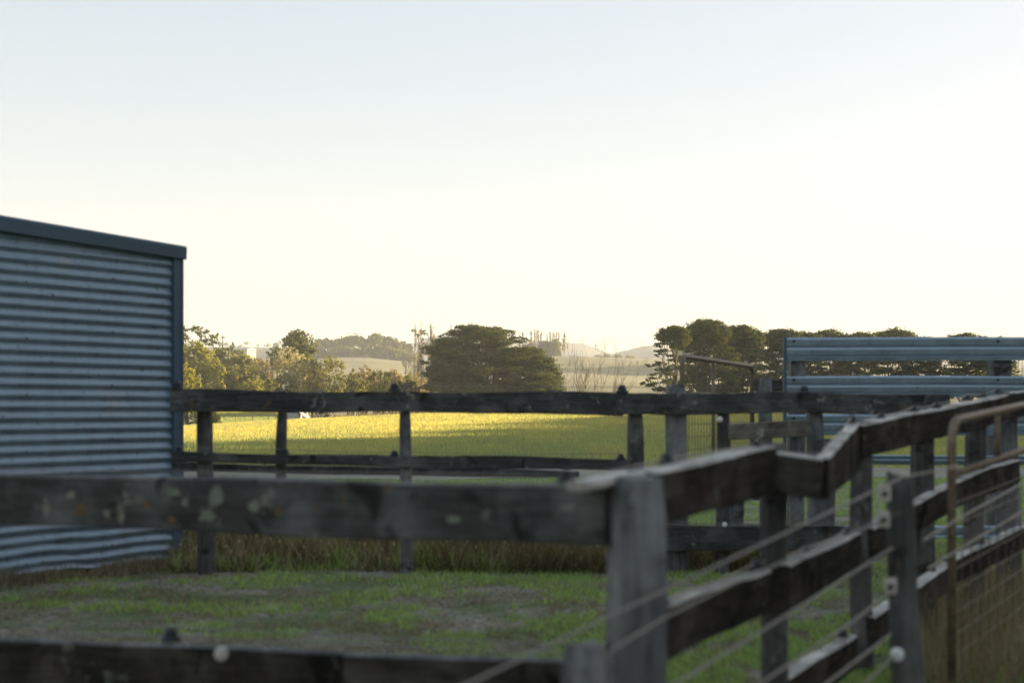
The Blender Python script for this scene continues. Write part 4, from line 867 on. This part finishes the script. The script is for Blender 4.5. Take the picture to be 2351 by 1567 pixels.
# ---- buildings
def house(name, label, d, u0, u1, y_eave, y_ridge, y_base, depth, wallm, roofm, wins, cat='house', group=None, rot=0):
    def turn(mb, cx, cy):
        c_, s_ = math.cos(rot), math.sin(rot); mb.v = [(cx + (v_[0] - cx) * c_ - (v_[1] - cy) * s_, cy + (v_[0] - cx) * s_ + (v_[1] - cy) * c_, v_[2]) for v_ in mb.v]
    a, b_ = P(u0, y_base, d), P(u1, y_eave, d); x0, x1, z0, z1 = a.x, b_.x, a.z, b_.z; zr = P(0, y_ridge, d).z; root = empty(name, ((x0 + x1) / 2, d + depth / 2, z0), label, cat, group)
    m_ = MB(); m_.box(x0, x1, d, d + depth, z0 - 2, z1); turn(m_, x1, d); m_.build('wall', M[wallm], root)
    o = .04 * (x1 - x0) + .15; m_ = MB(); m_.prism([(x0 - o, d - o, z1), (x0 - o, d + depth + o, z1), (x0 - o, d + depth / 2, zr)], (x1 - x0 + 2 * o, 0, 0)); turn(m_, x1, d); m_.build('roof', M[roofm], root)
    for (ua, ub, ya, yb) in wins:
        p0, p1 = P(ua, yb, d), P(ub, ya, d); m_ = MB(); m_.box(p0.x, p1.x, d - .06, d + .05, p0.z, p1.z); m_.build('window', M['darkglass'], root)
    return root
house('house', 'cream sided building with a grey roof among the trees on the left ridge', 520, 545, 567, 801, 798.5, 814, 4.6, 'cream', 'greyroof', [], rot=R(-35))
house('house', 'low grey roofed building joined beyond the cream sided one', 545, 538, 562, 801, 798, 815, 8, 'greyroof', 'greyroof', [])
house('house', 'pale farmhouse, left of two on the far slope under the grey hill', 980, 1312, 1324, 816, 812, 824, 12, 'white', 'greyroof', [(1315, 1317, 818, 821)])
house('house', 'pale farmhouse, right of two on the far slope under the grey hill', 980, 1326, 1336, 817, 813.5, 824, 12, 'cream', 'greyroof', [(1330, 1332, 819, 821)])
# monument tower on the far hill, masts
tp = P(1037, 757, 2000); t_ = empty('tower', (tp.x, tp.y, tp.z - 1), 'small stone tower on top of the farthest grey hill', 'tower'); m_ = MB(); m_.lathe((tp.x, tp.y, tp.z - 2), [(2.4, 0), (2.1, 7.6), (2.5, 7.7), (2.5, 9)], 8); m_.build('shaft', M['greyroof'], t_); m_ = MB(); m_.lathe((tp.x, tp.y, tp.z + 7), [(1.7, 0), (1.7, 1.2), (.3, 2.2)], 8); m_.build('cap', M['greyroof'], t_)
def mast(label, u, ya, yb, d, r_, arms=()):
    a, b_ = P(u, yb, d), P(u, ya, d); root = empty('mast', a, label, 'mast'); m_ = MB(); m_.tube([a - Vector((0, 0, 2)), a.lerp(b_, .5), b_], [r_ * 1.3, r_, r_ * .7], 6); m_.build('pole', M['bark'], root)
    for (f, w_) in arms: m_ = MB(); c0 = a.lerp(b_, f); m_.box(c0.x - w_, c0.x + w_, c0.y - r_, c0.y + r_, c0.z - r_, c0.z + r_); m_.build('crossarm', M['bark'], root)
mast('thin power pole standing above the bushes left of the white building', 511.5, 768, 800, 300, .10, [(.8, .45)])
mast('tall mast rising above the right end of the grey hill', 1338, 777, 790, 1900, .55, [(.75, 1.2)])
mast('thicker short mast on the falling shoulder of the grey hill', 1368, 788, 800, 1900, .9, [(.6, 2.0)])
mast('small mast right of the thicker one on the grey hill', 1373, 795, 803, 1900, .7)
mast('needle thin mast above the wooded far hill left of the pines', 1472, 781, 800, 1640, .4)

# ---- farm things at the far edge of the yellow paddock, just under the back rail
dF = 118
def gzu(u, d): p = P(u, 938, d); return gz(p.x, p.y)
fx = lambda u, d=dF: P(u, 938, d).x
g0 = gzu(675, dF) - .15
sh = empty('farm_shed', (fx(678), dF + 1, g0), 'small grey blue shed with a sloping white lean-to, under the back rail', 'shed')
m_ = MB(); m_.box(fx(655), fx(684), dF, dF + 2.4, g0, P(0, 928, dF).z); m_.build('wall', M['greyroof'], sh)
m_ = MB(); zt = P(0, 926, dF).z; m_.prism([(fx(653), dF - .15, zt), (fx(653), dF + 2.6, zt + .25), (fx(653), dF + 2.6, zt + .32), (fx(653), dF - .15, zt + .07)], (fx(686) - fx(653), 0, 0)); m_.build('roof', M['zinc_trim'], sh)
m_ = MB(); za, zb_ = P(0, 942, dF).z, P(0, 960, dF).z; m_.prism([(fx(681), dF - .3, za), (fx(683), dF - .3, za + .03), (fx(706), dF - .3, zb_ + .03), (fx(704), dF - .3, zb_)], (0, 2.0, 0)); m_.build('lean_to', M['white'], sh)
wt = empty('water_tank', (fx(702), dF + .6, gzu(702, dF)), 'upright white pipe standing beside the small grey blue shed', 'pipe'); m_ = MB(); m_.lathe((fx(702), dF + .6, gzu(702, dF) - .2), [(.085, 0), (.085, .9), (.075, .95), (.075, 1.6), (.1, 1.62), (.1, 1.7)], 14); m_.build('pipe', M['white'], wt); wt.name = 'vent_pipe'
bx = empty('crate', (fx(677), dF - .8, gzu(677, dF - .8)), 'small white box on the grass before the grey blue shed', 'box'); m_ = MB(); xb = fx(677, dF - .8); gb_ = gzu(677, dF - .8); m_.box(xb - .13, xb + .13, dF - .95, dF - .7, gb_, gb_ + .26); m_.build('body', M['white'], bx); m_ = MB(); m_.box(xb - .14, xb + .14, dF - .96, dF - .69, gb_ + .26, gb_ + .29); m_.build('lid', M['white'], bx)
def frame_rack(label, u0, u1, y0):
    x0, x1 = fx(u0), fx(u1); g = gzu((u0 + u1) / 2, dF); zt = P(0, y0, dF).z; r = empty('timber_rack', ((x0 + x1) / 2, dF, g), label, 'rack')
    m_ = MB(); m_.box(x0, x1, dF - .06, dF + .5, zt - .09, zt); m_.build('top_board', M['cream'], r)
    for x in (x0 + .04, (x0 + x1) / 2, x1 - .04): m_ = MB(); m_.box(x - .025, x + .025, dF - .05, dF, g - .1, zt - .09); m_.build('upright', M['cream'], r)
    for f in (.35, .65): m_ = MB(); z = g + (zt - g) * f; m_.box(x0, x1, dF - .08, dF - .052, z, z + .05); m_.build('slat', M['cream'], r)
frame_rack('wide cream timber rack at the edge of the yellow paddock', 724, 743, 951)
frame_rack('narrow cream timber rack right of the dark bush in the paddock', 755, 762, 952)
tree('dark_bush', 'small dark bush between the two cream timber racks', 'shrub', dF, [(744, 956), (750, 946), (756, 956)], [(744, 966), (756, 966)], 8, (4, 5), .05, 'darkleaf', 350, base=750, cover=1.2)
for u, lb in ((815, 'short white marker post, left of two in the dry brush under the back rail'), (869, 'short white marker post, right of two in the dry brush under the back rail')):
    x = fx(u, 112); g = gzu(u, 112); r = empty('marker_post', (x, 112, g), lb, 'post', 'white marker posts'); m_ = MB(); m_.box(x - .035, x + .035, 111.96, 112.04, g - .1, g + .22); m_.build('shaft', M['white'], r); m_ = MB(); m_.box(x - .04, x + .04, 111.955, 112.045, g + .22, g + .25); m_.build('cap', M['white'], r)
nf_ = empty('mesh_fence', (fx(560, 135), 135, gzu(560, 135)), 'low dark green netting fence across the shaded strip beyond the yellow grass', 'fence')
for u in (505, 540, 580, 617, 632): x = fx(u, 136); g = gzu(u, 136); m_ = MB(); m_.tube([(x, 136, g - .1), (x, 136, g + .35), (x, 136, g + .75)], .03, 6); m_.build('post', M['bark'], nf_)
# dry brush along the crest
def blades(name, pts, h, w_, lean, rg, mat, tint, parent=None, kind='stuff', loc=(0, 0, 0)):
    n = len(pts); a = rg.uniform(0, 2 * math.pi, n); hh = h * rg.uniform(.5, 1.25, n); ln = lean * rg.normal(size=(n, 2)) * hh[:, None]
    dx = np.cos(a) * w_ / 2; dy = np.sin(a) * w_ / 2; z0 = pts[:, 2]
    V = np.empty((n, 3, 3)); V[:, 0] = np.stack([pts[:, 0] - dx, pts[:, 1] - dy, z0], -1); V[:, 1] = np.stack([pts[:, 0] + dx, pts[:, 1] + dy, z0], -1)
    V[:, 2] = np.stack([pts[:, 0] + ln[:, 0], pts[:, 1] + ln[:, 1], z0 + hh], -1)
    t = np.repeat(np.clip(tint, 0, 1), 3)
    o = mesh_obj(name, V.reshape(-1, 3), np.arange(n * 3).reshape(-1, 3), mat, parent, loc=loc, attrs={'tint': ('POINT', np.stack([t, t, t, t * 0 + 1], -1))}); tag(o, kind=kind); return o
def scatter(n, ua, ub, da, db, rg, power=1.0):
    u = rg.uniform(ua, ub, n); d = da + (db - da) * rg.random(n) ** power; X = (u - CX) / F * d; return X, d
def vnoise(x, y, sc, seed):
    g = np.random.default_rng(seed).random((64, 64)); X = (x / sc) % 63; Y = (y / sc) % 63; i = X.astype(int); j = Y.astype(int); fx_ = smooth(X - i); fy_ = smooth(Y - j)
    return (g[i, j] * (1 - fx_) + g[i + 1, j] * fx_) * (1 - fy_) + (g[i, j + 1] * (1 - fx_) + g[i + 1, j + 1] * fx_) * fy_
rg = np.random.default_rng(11)
X, Y = scatter(9000, 760, 1440, 112, 121, rg); pts = np.stack([X, Y, ground_z(X, Y) - .02], -1)
blades('dry_brush', pts, .42, .05, .35, rg, M['grass_d'], rg.uniform(0, 1, len(X)) ** 3)
X, Y = scatter(2500, 640, 760, 116.5, 121, rg); pts = np.stack([X, Y, ground_z(X, Y) - .02], -1)
blades('dry_brush', pts, .3, .05, .35, rg, M['grass_d'], rg.uniform(0, 1, len(X)))
# paddock grass, tall enough to catch the low sun
X, Y = scatter(190000, 380, 2380, 27, 116, rg, .9); yl = smooth((Y - 42) / 22); uu_ = CX + F * X / Y; lit_ = smooth((1380 - uu_) / 380) * smooth((Y - 45) / 25); nz_ = vnoise(X + 50, Y * .35, 1.6, 3) * .6 + vnoise(X + 80, Y, .5, 4) * .4  # far left made yellower: sunlit colour put into the blade tint
pts = np.stack([X, Y, ground_z(X, Y) - .01], -1)
blades('paddock_grass', pts, .15, .035, .35, rg, M['grass_f'], np.clip(.02 + .34 * lit_ + (.22 + .25 * lit_) * smooth((nz_ - .42) / .3) + .2 * smooth((vnoise(X + 60, Y * .3, 3.1, 9) - .5) / .2) * (Y > 34) + rg.uniform(-.12, .2, len(X)) + yl * .08 + (rg.random(len(X)) < .05) * .5, 0, 1))
X, Y = scatter(26000, 470, 700, 130, 182, rg); pts = np.stack([X, Y, ground_z(X, Y) - .01], -1)
blades('paddock_grass', pts, .2, .06, .3, rg, M['grass_f'], np.clip(smooth((Y - 160) / 3) * .8 + rg.uniform(-.1, .2, len(X)), 0, 1))  # green near strip, yellow far strip: tree shade and sun painted by tint
X, Y = scatter(60000, 380, 2380, 28, 115, rg, .9); k_ = rg.random(len(X)) < smooth((vnoise(X + 90, Y * .3, 1.3, 21) - .55) / .12) * .7 + .03; X, Y = X[k_], Y[k_]; pts = np.stack([X, Y, ground_z(X, Y) - .01], -1)
blades('dead_grass', pts, .14, .03, .5, rg, M['grass_d'], rg.uniform(.6, 1, len(X)))
# yard grass, short and patchy
X, Y = scatter(230000, -60, 2420, 5.2, 24, rg, 1.7); nz_ = vnoise(X + 20, Y * 1.0, .34, 5) * .65 + vnoise(X + 20, Y, .11, 6) * .35; thr = np.where(Y < 10.2, .55 - .09 * smooth((X + 1.0) / 2), .40) + .12 * smooth((-X - 1.4) / 1.2) * (Y < 10.2)
k_ = rg.random(len(X)) < smooth((nz_ - thr + .08) / .12); X, Y = X[k_], Y[k_]
k_ = ~((Y > 23.2 + .05 * X) & (Y < 28.2 + .05 * X)); X, Y = X[k_], Y[k_]; pts = np.stack([X, Y, ground_z(X, Y) - .005], -1)
blades('yard_grass', pts, .042, .010, .6, rg, M['grass_y'], rg.uniform(0, 1, len(X)))
X, Y = scatter(90000, -60, 2420, 5.2, 12, rg, 1.4); k_ = rg.random(len(X)) < .25 + .75 * smooth((vnoise(X + 33, Y, .28, 12) - .4) / .2); X, Y = X[k_], Y[k_]; pts = np.stack([X, Y, ground_z(X, Y) - .004], -1)
blades('dead_grass', pts, .028, .010, 1.3, rg, M['grass_d'], rg.uniform(.1, 1.0, len(X)))
# tall dry grass along the foot of the back fence and against the shed
X, Y = scatter(34000, 395, 1960, 9.95, 12.1, rg); k_ = rg.random(len(X)) < .2 + .8 * smooth((vnoise(X + 30, Y, .22, 8) - .3) / .35); X, Y = X[k_], Y[k_]; pts = np.stack([X, Y, ground_z(X, Y) - .01], -1)
blades('tall_dry_grass', pts, .05 + .24 * vnoise(X + 41, Y, .28, 31) ** 1.4, .010, .55, rg, M['grass_s'], np.clip(rg.uniform(0, .8, len(X)) ** 1.5, 0, 1))
X, Y = scatter(9000, 395, 1960, 10.0, 12.5, rg); pts = np.stack([X, Y, ground_z(X, Y) - .01], -1)
blades('tall_green_grass', pts, .03 + .16 * vnoise(X + 45, Y, .4, 32), .010, .5, rg, M['grass_y'], rg.uniform(0, .6, len(X)))
X, Y = scatter(500, 395, 1960, 9.95, 11.6, rg); pts = np.stack([X, Y, ground_z(X, Y) + rg.uniform(.02, .24, len(X))], -1)
blades('seed_heads', pts, .02, .016, .3, rg, M['pale'], rg.uniform(.6, 1, len(X)))
X, Y = scatter(2600, 395, 1960, 10.0, 11.8, rg); pts = np.stack([X, Y, ground_z(X, Y) - .01], -1)
blades('tall_dry_grass', pts, .27, .008, .4, rg, M['grass_d'], rg.uniform(.6, 1, len(X)))
s_ = rg.uniform(0, 3.2, 4200); off = np.abs(rg.normal(0, .16, 4200)) + .02; X = -2.50 - .565 * s_ + .825 * off + .0; Y = 10.75 - .825 * s_ - .565 * off; pts = np.stack([X, Y, ground_z(X, Y) - .01], -1)
blades('tall_dry_grass', pts, .03 + .13 * vnoise(X + 45, Y, .3, 33), .010, .5, rg, M['grass_d'], rg.uniform(0, .9, len(X)))
X, Y = scatter(3000, 2080, 2420, 5.6, 9.5, rg); pts = np.stack([X, Y, ground_z(X, Y) - .01], -1)
blades('tall_dry_grass', pts, .26, .007, .3, rg, M['grass_d'], rg.uniform(0, 1, len(X)))
# pebbles and clods in the yard
V = []; q = []; rr = random.Random(3)
for k in range(900):
    u = rr.uniform(-50, 2400); d = rr.uniform(5.3, 10.2); x = (u - CX) / F * d; g = gz(x, d); s = rr.uniform(.006, .022); b_ = len(V)
    for (a, b2, c2) in ((1, 0, 0), (-1, 0, 0), (0, 1, 0), (0, -1, 0), (0, 0, .7), (0, 0, -.5)): V.append((x + a * s * rr.uniform(.7, 1.3), d + b2 * s * rr.uniform(.7, 1.3), g + c2 * s))
    q += [(b_ + i_, b_ + j_, b_ + k2) for i_, j_, k2 in ((0, 2, 4), (2, 1, 4), (1, 3, 4), (3, 0, 4), (2, 0, 5), (1, 2, 5), (3, 1, 5), (0, 3, 5))]
m, nt, b = new_mat('pebble stone', .9); nt.links.new(ramp(nt, noise(nt, coords(nt), 2.5, 2), [(.35, (.07, .065, .06)), (.65, (.26, .25, .23))]), b.inputs['Base Color'])
tag(mesh_obj('pebbles', np.array(V), np.array(q), m, loc=(0, 0, 0)), kind='stuff')

# ---- the windbreak that shades the yards: it stands right of the frame, continuing the pine row towards the camera
rg2 = random.Random(77); cl = []; tk = MB()
a_, b_ = Vector((33.6, -70, 0)), Vector((107.5, 170, 0)); n = 84
for k in range(n):
    p = a_.lerp(b_, (k + rg2.uniform(-.25, .25)) / n); g = gz(p.x, p.y); H = rg2.uniform(15.3, 15.9) - g
    tk.tube([(p.x, p.y, g - .3), (p.x + rg2.uniform(-.4, .4), p.y, g + H * .5), (p.x, p.y, g + H * .85)], [.35, .25, .1], 6)
    for j in range(13):
        f = j / 12; cl.append(((p.x + rg2.uniform(-1.6, 1.6), p.y + rg2.uniform(-2, 2), g + .8 + (H - 2.2) * f), 2.6 * (1.1 - .2 * f), 2.9 * (1.1 - .2 * f), 1.3))
wbk = foliage('windbreak', cl, .6, 1.9, M['pine'], None, 900, 'pine'); wbk['kind'] = 'stuff'
tkb = tk.build('windbreak_trunks', M['bark']); tkb['kind'] = 'stuff'
